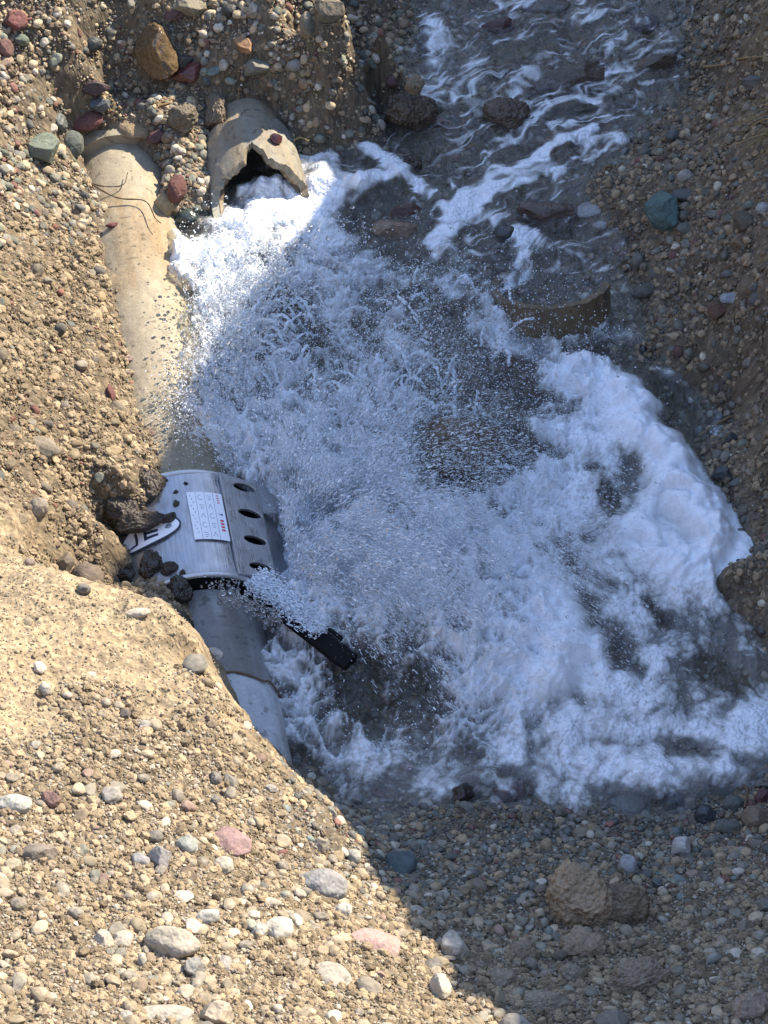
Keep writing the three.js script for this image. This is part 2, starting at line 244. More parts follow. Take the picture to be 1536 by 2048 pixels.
const upT = pipeT([0.29, 0.25, 0.175], [0.265, 0.18, 0.085], 0.85, 100), midT = pipeT([0.28, 0.295, 0.30], [0.18, 0.175, 0.165], 1, 140), lowT = pipeT([0.48, 0.51, 0.53], [0.36, 0.36, 0.355], 0.8, 180), brkT = pipeT([0.235, 0.23, 0.19], [0.235, 0.165, 0.085], 0.6, 225), oldT = pipeT([0.17, 0.12, 0.065], [0.09, 0.07, 0.045], 1, 260);
for (const t of [upT, midT, lowT, brkT, oldT]) { t.repeat.set(1.22, 1.0); t.wrapS = t.wrapT = THREE.MirroredRepeatWrapping; }
pipeB.repeat.set(4, 4);
const pm = (map, roughness) => mat({ map, bumpMap: pipeB, bumpScale: 0.0016, roughness });
const M = { up: pm(upT, 0.8), mid: pm(midT, 0.32), low: pm(lowT, 0.5), broken: pm(brkT, 0.7), old: pm(oldT, 0.5) };
const PIPE = { at: (z) => new THREE.Vector3(-0.414 + 0.195 * (z - 0.28), -0.055 + 0.01 * z, z), dir: new THREE.Vector3(0.195, 0.01, 1) };
const pipe = thing('water_main', 'long cement pipe lying half buried along the left bank', 'pipe');
frame(pipe, PIPE.at(0.14), PIPE.dir);
obj('upper_section', shell((t, s) => 0.137 + 0.0015 * n2(t * 6, s * 20, 2), 0.018, 0, TAU, -2.0, -0.02, 96, 90, true), M.up, pipe);
obj('middle_section', shell(0.139, 0.018, 0, TAU, -0.02, 0.402, 96, 30, true), M.mid, pipe);
obj('lower_section', shell((t, s) => 0.1435 + 0.0006 * n2(t * 9, s * 30, 7), 0.022, 0, TAU, (t) => 0.395 + 0.006 * n2(t * 7, 1, 3), 1.0, 96, 40, true), M.low, pipe);
function tube(points, r, seg = 8, closedEnd = true, taper = 0.6) {
  const c = new THREE.CatmullRomCurve3(points.map((p) => new THREE.Vector3(...p))), n = Math.max(6, points.length * 8), g = new THREE.TubeGeometry(c, n, r, seg), p = g.attributes.position;
  for (let i = 0; i <= n; i++) { const q = c.getPointAt(i / n), k = mix(1, taper, i / n) * (1 + 0.25 * n2(i * 0.7, r * 900, 3)); for (let j = 0; j <= seg; j++) { const a = i * (seg + 1) + j; p.setXYZ(a, mix(q.x, p.getX(a), k), mix(q.y, p.getY(a), k), mix(q.z, p.getZ(a), k)); } }
  g.computeVertexNormals(); return g;
}
const rootMat = (c) => mat({ color: rgb(...c), roughness: 0.85, bumpMap: grainB, bumpScale: 0.001 });
obj('seam_root', tube(Array.from({ length: 14 }, (_, i) => { const t = (118 - i * 9.5) * D, r = 0.1455 + 0.002 * rnd(); return [r * Math.cos(t), r * Math.sin(t), 0.392 + 0.004 * gauss()]; }), 0.003, 7), rootMat([0.20, 0.12, 0.06]), pipe);

// collar round the far end of the long pipe
const collar = thing('pipe_collar', 'tan cement coupling collar round the far end of the long pipe', 'pipe collar');
frame(collar, PIPE.at(-1.2), PIPE.dir);
obj('ring', shell((t, s) => 0.172 - (s > -0.012 ? 0.006 : 0) + 0.0015 * n2(t * 8, s * 40, 5), 0.034, 0, TAU, -0.26, 0, 80, 14, true), M.up, collar);

// broken pipe
const broken = thing('broken_pipe', 'broken cement pipe end with jagged mouth pouring water', 'pipe');
frame(broken, new THREE.Vector3(-0.312, -0.012, -1.0), new THREE.Vector3(0.2, -0.02, 1));
const jag = (t) => { const d = ((t / D + 360) % 360);
  const key = [[0, -0.03], [25, -0.055], [55, -0.078], [76, -0.088], [79, -0.125], [90, -0.148], [99, -0.13], [103, -0.09], [140, -0.078], [166, -0.055], [171, 0.04], [184, 0.10], [203, 0.125], [214, 0.0], [240, -0.04], [300, -0.03], [360, -0.03]];
  let i = 0; while (i < key.length - 2 && key[i + 1][0] < d) i++;
  const [a, b] = [key[i], key[i + 1]];
  return mix(a[1], b[1], clamp((d - a[0]) / (b[0] - a[0]))) + 0.008 * n2(d * 0.22, 1, 71) + 0.005 * n2(d * 0.7, 4, 72); };
obj('sleeve', shell((t, s) => 0.131 + 0.0014 * n2(t * 9, s * 30, 6), 0.020, 0, TAU, (t) => -0.26 + 0.006 * n2(t * 5, 3, 8), jag, 200, 44, true), M.broken, broken);
obj('barrel', shell(0.115, 0.016, 0, TAU, -0.75, -0.24, 80, 20, true), M.up, broken);
obj('lining', shell((t) => 0.110 - 0.002 * Math.sin(t * 3), 0.012, 0, TAU, -0.75, (t) => jag(t) - 0.012 - 0.01 * Math.abs(n2(t * 9, 5, 3)), 120, 20, true), M.old, broken);

// curved shard standing in the stream
const shardG = new THREE.Group(); shardG.name = numbered('pipe_shard'); scene.add(shardG); tag(shardG, 'curved brown shard of broken pipe standing in the stream', 'pipe shard');
shardG.position.set(0.415, 0.020, -0.725); shardG.rotation.set(Math.PI / 2 - 0.36, 0.08, 0.0, 'XYZ');
obj('wall', shell((t, s) => 0.150 + 0.002 * n2(t * 7, s * 25, 4), 0.021, 6 * D, 222 * D, (t) => -0.004 + 0.003 * n2(t * 14, 2, 3), 0.24, 90, 24), M.old, shardG);
{ const tagPlate = new THREE.Mesh(shell(0.1535, 0.002, 96 * D, 122 * D, 0.075, 0.14, 12, 4), mat({ color: rgb(0.26, 0.26, 0.27), roughness: 0.5 })); tagPlate.name = 'pale_patch'; tagPlate.userData.label = 'smooth pale grey patch on the shard'; tagPlate.castShadow = tagPlate.receiveShadow = true; shardG.add(tagPlate); }

// stainless repair clamp
const steelT = texture(512, 512, (x, y) => { const v = 0.80 + 0.16 * f2(x / 7, y / 120, 3, 300) + 0.10 * f2(x / 70, y / 70, 3, 310); return [v, v * 1.0, v * 1.01]; });
const steelR = texture(256, 256, (x, y) => { const v = 0.36 + 0.22 * f2(x / 30, y / 30, 3, 320) + 0.1 * n2(x / 3, y / 40, 322); return [v, v, v]; });
const steelB = texture(512, 512, (x, y) => { const v = 0.5 + 0.35 * f2(x / 60, y / 60, 3, 330) + 0.06 * n2(x / 3, y / 90, 331); return [v, v, v]; });
for (const t of [steelT, steelR, steelB]) t.repeat.set(5, 5);
const steel = phys({ color: rgb(0.52, 0.53, 0.55), map: steelT, metalness: 0.8, roughness: 1.05, roughnessMap: steelR, bumpMap: steelB, bumpScale: 0.002 });
const rubber = phys({ color: rgb(0.009, 0.009, 0.009), roughness: 0.7, specularIntensity: 0.25 });
const clampG = thing('repair_clamp', 'stainless steel pipe repair clamp wrapped round the leaking pipe', 'pipe clamp');
frame(clampG, PIPE.at(0.14), PIPE.dir);
obj('gasket', shell(0.175, 0.036, 0, TAU, -0.158, 0.158, 80, 6, true), rubber, clampG);
obj('shell', shell((t, s) => 0.1830 + 0.0016 * Math.sin(t * 5) * Math.cos(s * 22) + 0.001 * n2(t * 8, s * 30, 9) + 0.0025 * sst(0.13, 0.15, Math.abs(s)), 0.004, 58 * D, 262 * D, -0.15, 0.15, 90, 40), steel, clampG);
for (const s of [-1, 1]) obj('rim', new THREE.TorusGeometry(0.1815, 0.0065, 10, 100), mat({ color: rgb(0.55, 0.56, 0.57), metalness: 0.6, roughness: 0.35 }), clampG).position.z = s * 0.151;
// lug band: a thick strip along the pipe with oval slots
{
  const sh = new THREE.Shape(); const w = 0.092, L = 0.30;
  sh.moveTo(-w / 2, -L / 2); sh.lineTo(w / 2, -L / 2 + 0.012); sh.lineTo(w / 2, L / 2 - 0.012); sh.lineTo(-w / 2, L / 2); sh.closePath();
  for (let i = 0; i < 4; i++) { const h = new THREE.Path(); h.absellipse(0.013, -0.118 + i * 0.079, 0.030, 0.0135, 0, TAU, true, 0); sh.holes.push(h); }
  const g = new THREE.ExtrudeGeometry(sh, { depth: 0.005, bevelEnabled: true, bevelSize: 0.0015, bevelThickness: 0.0015, bevelSegments: 2, curveSegments: 20, steps: 1 });
  const band = obj('lug_band', g, steel, clampG); const th = 60 * D;
  // plate x runs down round the pipe, plate y along the pipe, plate z outward
  band.quaternion.setFromRotationMatrix(new THREE.Matrix4().makeBasis(new THREE.Vector3(Math.sin(th), -Math.cos(th), 0), new THREE.Vector3(0, 0, 1).multiplyScalar(-1), new THREE.Vector3(Math.cos(th), Math.sin(th), 0)));
  band.position.set(0.1365, 0.1365, 0);
  const lip = new THREE.BoxGeometry(0.004, 0.272, 0.02); const lipM = obj('lip', lip, steel, band); lipM.position.set(w / 2 + 0.0022, 0, -0.006);
}
// crumpled tail sheets under the lug band
function crumpled(w, l, bend, s) { const g = new THREE.PlaneGeometry(w, l, 26, 40), p = g.attributes.position; for (let i = 0; i < p.count; i++) { const x = p.getX(i), y = p.getY(i), u = x / w + 0.5; p.setZ(i, -bend * u * u + 0.010 * f2(x * 22, y * 14, 2, s) * u - 0.02 * u * Math.abs(y / l)); p.setY(i, y * (1 - 0.22 * u) + 0.012 * u); } g.computeVertexNormals(); return g; }
for (const [x, y, z, w, l, bend, s, dip] of [[0.206, 0.072, 0.01, 0.105, 0.30, 0.020, 4, 0.66], [0.212, 0.096, -0.115, 0.11, 0.12, 0.012, 9, 0.4]]) {
  const t = obj('tail_sheet', crumpled(w, l, bend, s), steel, clampG), c = Math.cos(dip), d = Math.sin(dip);
  t.quaternion.setFromRotationMatrix(new THREE.Matrix4().makeBasis(new THREE.Vector3(c, -d, 0), new THREE.Vector3(0, 0, -1), new THREE.Vector3(d, c, 0)));
  t.position.set(x, y, z);
}
// printed sticker with rows of small drawings, and the maker's badge
{
  const c = document.createElement('canvas'); c.width = 420; c.height = 512; const x = c.getContext('2d');
  x.fillStyle = '#eef0f4'; x.fillRect(0, 0, 420, 512);
  x.strokeStyle = '#59616f'; x.lineWidth = 4; for (const k of [96, 200, 304]) { x.beginPath(); x.moveTo(k, 0); x.lineTo(k, 512); x.stroke(); }
  x.lineWidth = 5; x.strokeStyle = '#6b7280';
  for (let i = 0; i < 3; i++) { for (let j = 0; j < 5; j++) { const cx = 148 + i * 104, cy = 60 + j * 100; if (i === 2 && j < 5) continue;
    x.beginPath(); if ((i + j) % 3 === 0) x.arc(cx, cy, 26, 0.4, 5.2); else if ((i + j) % 3 === 1) { x.moveTo(cx - 26, cy - 20); x.lineTo(cx + 24, cy - 14); x.moveTo(cx - 22, cy + 4); x.lineTo(cx + 26, cy + 8); x.moveTo(cx - 14, cy + 24); x.lineTo(cx + 14, cy + 26); } else { x.moveTo(cx - 24, cy + 20); x.lineTo(cx, cy - 26); x.lineTo(cx + 24, cy + 18); } x.stroke(); } }
  x.fillStyle = '#c44a52'; for (let j = 0; j < 4; j++) x.fillRect(340, 290 + j * 34, 44, 22); for (let j = 0; j < 4; j++) x.fillRect(344, 22 + j * 26, 30, 12);
  x.fillStyle = '#39404c'; x.beginPath(); x.moveTo(334, 232); x.lineTo(384, 222); x.lineTo(384, 246); x.fill();
  x.fillStyle = '#7b8290'; for (let j = 0; j < 12; j++) x.fillRect(30 + (j % 3) * 14, 30 + j * 36, 8, 20);
  const t = new THREE.CanvasTexture(c); t.colorSpace = THREE.SRGBColorSpace;
  const curved = (t0, t1, s0, s1, r) => { const g = new THREE.PlaneGeometry(1, 1, 24, 10), p = g.attributes.position; for (let i = 0; i < p.count; i++) { const u = p.getX(i) + 0.5, v = p.getY(i) + 0.5, a = mix(t0, t1, u) * D, s = mix(s1, s0, v); p.setXYZ(i, r * Math.cos(a), r * Math.sin(a), s); } g.computeVertexNormals(); return g; };
  const st = obj('sticker', curved(85, 60, -0.085, 0.055, 0.1882), mat({ map: t, roughness: 0.45 }), clampG); st.userData.label = 'white printed sticker with rows of small drawings';
  const c2 = document.createElement('canvas'); c2.width = 512; c2.height = 256; const y = c2.getContext('2d');
  y.fillStyle = '#2c3a4e'; y.beginPath(); y.ellipse(256, 128, 254, 126, 0, 0, TAU); y.fill();
  y.fillStyle = '#f2f3f6'; y.beginPath(); y.ellipse(256, 128, 242, 112, 0, 0, TAU); y.fill();
  y.fillStyle = '#2c3a4e'; y.fillRect(150, 70, 26, 120); y.fillRect(100, 166, 70, 26); for (let k = 0; k < 3; k++) y.fillRect(230, 70 + k * 48, 110, 26); y.fillRect(230, 70, 26, 122);
  const t2 = new THREE.CanvasTexture(c2); t2.colorSpace = THREE.SRGBColorSpace;
  const g2 = new THREE.CircleGeometry(0.5, 48), p2 = g2.attributes.position; for (let i = 0; i < p2.count; i++) { const a = (117 - p2.getX(i) * 50) * D, s = 0.0 - p2.getY(i) * 0.075; p2.setXYZ(i, 0.1882 * Math.cos(a), 0.1882 * Math.sin(a), s); } g2.computeVertexNormals();
  const bd = obj('badge', g2, mat({ map: t2, roughness: 0.45 }), clampG); bd.userData.label = 'oval white badge with dark letters';
}
// black bar of sealing rubber sticking out from under the clamp
const bar = thing('rubber_bar', 'black rubber sealing bar sticking out from under the clamp', 'rubber bar');
{ const s = new THREE.Shape(); s.absarc(-0.016, -0.008, 0.010, Math.PI / 2, Math.PI * 1.5); s.lineTo(0.02, -0.018); s.absarc(0.018, -0.01, 0.008, -Math.PI / 2, 0); s.lineTo(0.026, 0.006); s.absarc(0.018, 0.006, 0.008, 0, Math.PI / 2); s.lineTo(-0.016, 0.002);
  const g = new THREE.ExtrudeGeometry(s, { depth: 0.30, bevelEnabled: true, bevelSize: 0.001, bevelThickness: 0.001, bevelSegments: 1, steps: 1, curveSegments: 8 }); obj('strip', g, rubber, bar);
  const fl = obj('flange', new THREE.BoxGeometry(0.012, 0.004, 0.26), rubber, bar); fl.position.set(0.034, 0.012, 0.12);
  const a = new THREE.Vector3(-0.29, 0.065, 0.265), b = new THREE.Vector3(-0.06, 0.045, 0.468); frame(bar, a, b.sub(a)); bar.scale.set(0.8, 0.8, 0.97); }

// ---------------------------------------------------------------- stream
const STROKES = [  // foam f, piled height p, clear water c: amount, reach in metres, run of points x, z
  ["f", 0.8, 0.172, [[-0.167, 0.126], [-0.009, 0.068], [0.149, 0.126], [0.257, 0.24]]],
  ["f", 0.78, 0.195, [[-0.13, 0.268], [0.091, 0.268], [0.307, 0.378]]],
  ["f", 0.75, 0.138, [[-0.337, -0.175], [-0.194, -0.082], [-0.078, -0.022]]],
  ["f", 0.7, 0.138, [[0.248, 0.511], [0.407, 0.538], [0.523, 0.405]]],
  ["f", 0.85, 0.126, [[0.38, -0.007], [0.263, 0.068]]],
  ["f", 0.5, 0.172, [[0.038, -0.302], [-0.139, -0.254], [-0.343, -0.334]]],
  ["f", 0.5, 0.149, [[-0.391, -0.586], [-0.252, -0.467], [-0.082, -0.4]]],
  ["f", 0.72, 0.126, [[-0.436, -0.744], [-0.314, -0.853], [-0.212, -0.816]]],
  ["f", 0.8, 0.046, [[-0.362, -1.089], [-0.271, -1.108]]],
  ["f", 0.95, 0.069, [[-0.441, -0.853], [-0.318, -0.964], [-0.204, -1.002]]],
  ["f", 0.9, 0.057, [[-0.383, -0.983], [-0.243, -1.04]]],
  ["f", 0.55, 0.138, [[-0.084, -0.673], [0.039, -0.534]]],
  ["f", 0.6, 0.069, [[-0.164, -0.927], [-0.01, -0.816], [0.14, -0.744]]],
  ["f", 0.8, 0.039, [[-0.168, -1.137], [-0.063, -1.098], [0.029, -1.157], [0.107, -1.098]]],
  ["f", 0.85, 0.034, [[-0.091, -1.307], [-0.011, -1.236], [0.042, -1.177]]],
  ["f", 0.75, 0.052, [[-0.221, -1.177], [-0.14, -1.06], [-0.165, -1.002]]],
  ["f", 0.65, 0.069, [[-0.227, -1.42], [-0.092, -1.462], [0.03, -1.515]]],
  ["f", 0.7, 0.039, [[-0.239, -1.368], [-0.171, -1.327], [-0.091, -1.389]]],
  ["f", 0.75, 0.039, [[-0.223, -1.256], [-0.149, -1.216], [-0.154, -1.098]]],
  ["f", 0.6, 0.03, [[-0.173, -1.441], [-0.065, -1.479]]],
  ["f", 0.6, 0.057, [[-0.197, -1.297], [-0.118, -1.379]]],
  ["f", 0.62, 0.069, [[0.125, -1.504], [0.155, -1.677], [0.129, -1.811]]],
  ["f", 0.4, 0.046, [[0.235, -1.547], [0.268, -1.743]]],
  ["f", 0.3, 0.069, [[0.32, -1.611], [0.408, -1.743]]],
  ["f", 0.78, 0.023, [[0.566, -1.358], [0.441, -1.276], [0.344, -1.177]]],
  ["f", 0.7, 0.039, [[0.437, -1.196], [0.303, -1.118], [0.171, -1.04]]],
  ["f", 0.75, 0.041, [[0.305, -1.177], [0.21, -1.04], [0.13, -0.908]]],
  ["f", 0.5, 0.028, [[0.463, -1.177], [0.443, -1.04]]],
  ["f", 0.68, 0.014, [[0.7, -1.547], [0.769, -1.547], [0.855, -1.59], [0.896, -1.666]]],
  ["f", 0.5, 0.023, [[0.644, -1.525], [0.559, -1.462], [0.611, -1.441]]],
  ["f", 0.35, 0.069, [[0.587, -1.699], [0.498, -1.59]]],
  ["f", 0.72, 0.039, [[0.348, -0.927], [0.355, -0.798], [0.29, -0.744]]],
  ["f", 0.8, 0.048, [[0.269, -0.673], [0.296, -0.551], [0.236, -0.603]]],
  ["f", 0.65, 0.046, [[0.423, -0.89], [0.374, -0.946]]],
  ["f", 0.6, 0.046, [[0.167, -0.853], [0.229, -0.78], [0.164, -0.691]]],
  ["f", 0.75, 0.046, [[0.308, -0.534], [0.405, -0.517], [0.478, -0.517]]],
  ["f", 0.6, 0.046, [[0.519, -0.586], [0.64, -0.568], [0.659, -0.5]]],
  ["f", 0.95, 0.08, [[0.435, -0.4], [0.531, -0.4], [0.596, -0.302]]],
  ["f", 0.95, 0.08, [[0.581, -0.254], [0.657, -0.175], [0.715, -0.037]]],
  ["f", 0.95, 0.086, [[0.67, -0.052], [0.762, 0.068], [0.8, 0.14]]],
  ["f", 0.85, 0.092, [[0.581, 0.068], [0.662, 0.184], [0.727, 0.198]]],
  ["f", 0.9, 0.069, [[0.368, -0.254], [0.484, -0.206], [0.513, -0.302]]],
  ["f", 0.88, 0.092, [[0.338, -0.082], [0.476, -0.082]]],
  ["f", 0.75, 0.034, [[0.691, -0.441], [0.796, -0.4], [0.831, -0.334], [0.794, -0.254]]],
  ["f", 0.5, 0.126, [[0.535, 0.24], [0.695, 0.31], [0.796, 0.392]]],
  ["f", 0.55, 0.115, [[0.466, 0.445], [0.618, 0.563], [0.774, 0.602]]],
  ["f", 0.7, 0.069, [[0.553, 0.715], [0.707, 0.74], [0.802, 0.69]]],
  ["f", 0.7, 0.069, [[0.504, 0.678], [0.664, 0.64], [0.814, 0.576]]],
  ["f", 0.5, 0.115, [[0.296, 0.64], [0.451, 0.69]]],
  ["f", 0.5, 0.08, [[-0.071, 0.665], [0.086, 0.678], [0.242, 0.69]]],
  ["f", 0.45, 0.069, [[-0.132, 0.764], [-0.008, 0.789], [0.116, 0.764]]],
  ["f", 0.6, 0.046, [[-0.226, 0.405], [-0.191, 0.498], [-0.21, 0.563]]],
  ["f", 0.55, 0.08, [[-0.158, 0.538], [-0.072, 0.627], [-0.008, 0.589]]],
  ["f", 0.5, 0.069, [[0.395, 0.764], [0.292, 0.74]]],
  ["f", 0.55, 0.069, [[-0.454, -0.175], [-0.451, -0.334], [-0.472, -0.5]]],
  ["f", 0.55, 0.016, [[-0.54, -0.908], [-0.506, -0.871], [-0.523, -0.744]]],
  ["c", 0.6, 0.057, [[0.202, -0.206], [0.187, -0.082]]],
  ["c", 0.6, 0.069, [[0.255, -0.4], [0.312, -0.334], [0.285, -0.238]]],
  ["c", 0.55, 0.034, [[0.341, -0.175], [0.292, -0.113]]],
  ["c", 0.5, 0.03, [[0.49, -0.113], [0.528, 0.008]]],
  ["c", 0.5, 0.046, [[0.453, 0.31], [0.531, 0.445]]],
  ["c", 0.5, 0.034, [[0.704, 0.445], [0.764, 0.485]]],
  ["c", 0.5, 0.034, [[0.441, -0.517], [0.572, -0.467]]],
  ["c", 0.5, 0.028, [[0.612, 0.64], [0.683, 0.665]]],
  ["c", 0.4, 0.034, [[0.191, 0.665], [0.292, 0.752]]],
  ["c", 0.4, 0.041, [[-0.059, -0.603], [-0.01, -0.5]]],
  ["c", 0.4, 0.041, [[-0.207, -0.603], [-0.156, -0.5]]],
  ["c", 0.45, 0.034, [[0.127, -0.691], [0.163, -0.603]]],
  ["c", 0.4, 0.03, [[-0.381, -0.367], [-0.342, -0.302]]],
  ["c", 0.5, 0.025, [[0.588, 0.268], [0.618, 0.31]]],
  ["c", 0.3, 0.053, [[-0.073, 0.472], [0.013, 0.538], [-0.072, 0.563]]],
  ["c", 0.5, 0.03, [[-0.503, -0.744], [-0.474, -0.5], [-0.45, -0.286]]],
  ["c", 0.5, 0.034, [[0.662, -0.238], [0.725, -0.286], [0.742, -0.206]]],
  ["c", 0.5, 0.03, [[0.185, -0.517], [0.233, -0.467]]],
  ["c", 0.3, 0.046, [[0.076, -0.603], [0.136, -0.5]]],
  ["p", 0.055, 0.069, [[0.435, -0.4], [0.531, -0.4], [0.596, -0.302]]],
  ["p", 0.06, 0.069, [[0.581, -0.254], [0.657, -0.175], [0.715, -0.037]]],
  ["p", 0.075, 0.092, [[0.669, -0.037], [0.751, 0.068], [0.789, 0.14]]],
  ["p", 0.05, 0.069, [[0.581, 0.068], [0.662, 0.184], [0.727, 0.198]]],
  ["p", 0.035, 0.057, [[0.368, -0.238], [0.484, -0.206]]],
  ["p", 0.03, 0.057, [[0.338, -0.082], [0.476, -0.082]]],
  ["p", 0.03, 0.069, [[-0.368, -0.927], [-0.268, -1.002], [-0.216, -0.983]]],
  ["p", 0.04, 0.046, [[-0.168, -1.137], [-0.063, -1.098], [0.029, -1.137]]],
  ["p", 0.02, 0.046, [[0.553, 0.715], [0.707, 0.74], [0.802, 0.69]]],
  ["p", 0.07, 0.138, [[-0.054, 0.111], [0.036, 0.082], [0.149, 0.126], [0.214, 0.212]]],
  ["p", 0.06, 0.195, [[-0.13, 0.268], [0.091, 0.268], [0.307, 0.378]]],
  ["p", 0.05, 0.138, [[-0.337, -0.175], [-0.194, -0.082]]],
  ["p", 0.025, 0.092, [[-0.436, -0.744], [-0.314, -0.853]]],
  ["p", 0.07, 0.039, [[-0.449, -0.433], [-0.446, -0.334], [-0.434, -0.206]]],
  ["p", 0.06, 0.037, [[-0.524, -0.89], [-0.48, -0.603], [-0.439, -0.334], [-0.42, -0.206]]],
  ["p", 0.03, 0.046, [[-0.362, -1.079], [-0.271, -1.098]]],
  ["d", 0.05, 0.069, [[-0.226, 0.392], [-0.179, 0.538], [-0.154, 0.715]]],
  ["d", 0.05, 0.052, [[-0.236, 0.068], [-0.22, 0.212]]],
  ["d", 0.03, 0.069, [[-0.073, 0.511], [-0.008, 0.563]]],
];
const WX = [-0.82, 1.16], WZ = [-2.12, 0.94];
const field = (kind, soft) => { const nx = 160, nz = 250, a = new Float32Array(nx * nz);
  for (let j = 0, k = 0; j < nz; j++) for (let i = 0; i < nx; i++, k++) {
    const x = mix(WX[0], WX[1], i / (nx - 1)), z = mix(WZ[0], WZ[1], j / (nz - 1)); let v = 0;
    for (const [q, amount, reach, pts] of STROKES) if (q === kind) {
      let d = 9; for (let s = 0; s < pts.length - 1; s++) { const [ax, az] = pts[s], bx = pts[s + 1][0] - ax, bz = pts[s + 1][1] - az, t = clamp(((x - ax) * bx + (z - az) * bz) / (bx * bx + bz * bz)); d = Math.min(d, Math.hypot(x - ax - bx * t, z - az - bz * t)); }
      const f = amount * Math.exp(-Math.pow(d / reach, soft)); v = kind === 'f' ? 1 - (1 - v) * (1 - f) : Math.max(v, f);
    }
    a[k] = v;
  }
  return (x, z) => { const X = clamp((x - WX[0]) / (WX[1] - WX[0])) * (nx - 1.001), Z = clamp((z - WZ[0]) / (WZ[1] - WZ[0])) * (nz - 1.001), i = X | 0, j = Z | 0, u = X - i, w = Z - j, k = j * nx + i; return mix(mix(a[k], a[k + 1], u), mix(a[k + nx], a[k + nx + 1], u), w); };
};
const foamAt = field('f', 2.2), dipAt = field('d', 2), pileAt = field('p', 2), clearAt = field('c', 2.5);
const JET = { x: -0.20, z: 0.20 };
const choppy = (x, z) => sst(-0.55, -0.25, x + 0.25) * sst(0.52, 0.34, x + 0.25 * z) * sst(-0.95, -0.8, z) * sst(0.74, 0.58, z) * sst(0.2, 0.6, foamAt(x, z));
function ridges(x, z) {                                        // torn crests of the churned water, -1 to 1
  const wx = 0.03 * n2(x * 11, z * 11, 520) + 0.012 * n2(x * 34, z * 34, 521), wz = 0.03 * n2(x * 11, z * 11, 522) + 0.012 * n2(x * 34, z * 34, 523), X = x + wx, Z = z + wz;
  const t = (a, k, s) => { const c = Math.cos(a), d = Math.sin(a); return 1 - 2.2 * Math.abs(n2((X * c - Z * d) * k, (X * d + Z * c) * k * 0.9, s)); };
  return [t(0.6, 15, 524), t(1.9, 33, 525), t(2.7, 74, 526)];
}
const domes = (x, z) => {                                      // rounded billows of foam, 0 in the creases to 1 on top
  const wx = 0.030 * n2(x * 8, z * 8, 580) + 0.010 * n2(x * 25, z * 25, 581), wz = 0.030 * n2(x * 8, z * 8, 582) + 0.010 * n2(x * 25, z * 25, 583), X = x + wx, Z = z + wz, [a] = worley(X * 10, Z * 9, 584), [b] = worley(X * 23, Z * 20, 585), [c] = worley(X * 52, Z * 46, 586);
  return [1 - a * a * 1.25, 1 - b * b * 1.25, 1 - c * c * 1.25];
};
const shallow = (x, z) => sst(-0.01, 0.055, -H(x, z));
function foamCover(x, z) {                                     // 0 clear water to 1 thick foam
  const up = sst(-0.35, -0.75, z) * sst(-0.25, 0.1, x), base = 0.245 * sst(-0.3, -0.7, z) + 0.10, d = Math.max(base, foamAt(x, z)) * (1 - clearAt(x, z)) * (0.6 + 0.4 * Math.max(shallow(x, z), sst(0.02, 0.05, pileAt(x, z)))), wx = 0.035 * n2(x * 9, z * 9, 500) + 0.015 * n2(x * 28, z * 28, 501), wz = 0.035 * n2(x * 9, z * 9, 502) + 0.015 * n2(x * 28, z * 28, 503), X = x + wx, Z = z + wz;
  const c = n2((X * 0.7 + Z * 0.7) * 90, (Z * 0.7 - X * 0.7) * 90, 512), e = n2((X * 0.9 - Z * 0.4) * 210, (Z * 0.9 + X * 0.4) * 210, 513), a = f2((X * 0.85 + Z * 0.5) * 7, (Z * 0.85 - X * 0.5) * 7, 3, 510), ch = choppy(x, z), [r1, r2, r3] = ridges(x, z), [d1, d2, d3] = domes(x, z);
  const sx = (X * 0.80 - Z * 0.60), sz = (X * 0.60 + Z * 0.80), s1 = 1 - 2.4 * Math.abs(n2(sx * 8, sz * 26, 517)), s2 = 1 - 2.4 * Math.abs(n2(sx * 18, sz * 60, 518)), s3 = n2(sx * 40, sz * 120, 519);   // streaks drawn out by the current
  const smooth = sst(0.016, 0.04, pileAt(x, z)) * sst(0.2, 0.36, x);
  const churn = 0.32 * a + 0.20 * r1 + 0.18 * r2 + 0.16 * r3 + 0.14 * c + 0.12 * e, billow = 0.22 * a + 0.34 * (d1 - 0.62) + 0.26 * (d2 - 0.6) + 0.14 * (d3 - 0.6) + 0.07 * c + 0.04 * e, streak = 0.28 * a + 0.20 * s1 + 0.16 * s2 + 0.12 * s3 + 0.06 * c;
  const v = d * 1.15 - mix(0.52, mix(0.36, 0.45, ch), Math.max(ch, up)) + 0.26 * smooth + mix(mix(1.45 * billow * (1 - 0.5 * smooth), churn, ch), streak, up);
  return mix(0.02 + 0.16 * sst(0.3, 0.8, d), 1, mix(sst(0.10, 0.72, v), mix(sst(0.02, 0.86, v), sst(0.12, 0.62, v), up), Math.max(up, smooth)));
}
function waterH(x, z) {
  const p = pileAt(x, z), d = foamAt(x, z) * (1 - clearAt(x, z)), wx = 0.04 * n2(x * 6, z * 6, 540), ch = choppy(x, z), [r1, r2, r3] = ridges(x, z), [d1, d2, d3] = domes(x, z), soft = d * (1 - ch);
  const wave = 0.011 * n2(x * 9 + wx * 20, z * 7, 543) + 0.008 * n2(x * 21, z * 16, 544) + (1 - 0.6 * soft) * (0.005 * n2(x * 47, z * 38, 545) + 0.0026 * n2(x * 100, z * 82, 546));
  return -0.002 - dipAt(x, z) + p * (0.5 + 0.5 * shallow(x, z)) * (0.30 + 0.60 * d1 + 0.34 * d2 + 0.12 * d3) + soft * shallow(x, z) * (0.012 * (d1 - 0.4) + 0.006 * d2 + 0.0025 * d3) + wave + ch * (0.017 * r1 + 0.014 * r2 + 0.009 * r3 + 0.005 * n2((x * 0.8 + z * 0.6) * 150, (z * 0.8 - x * 0.6) * 150, 549));
}
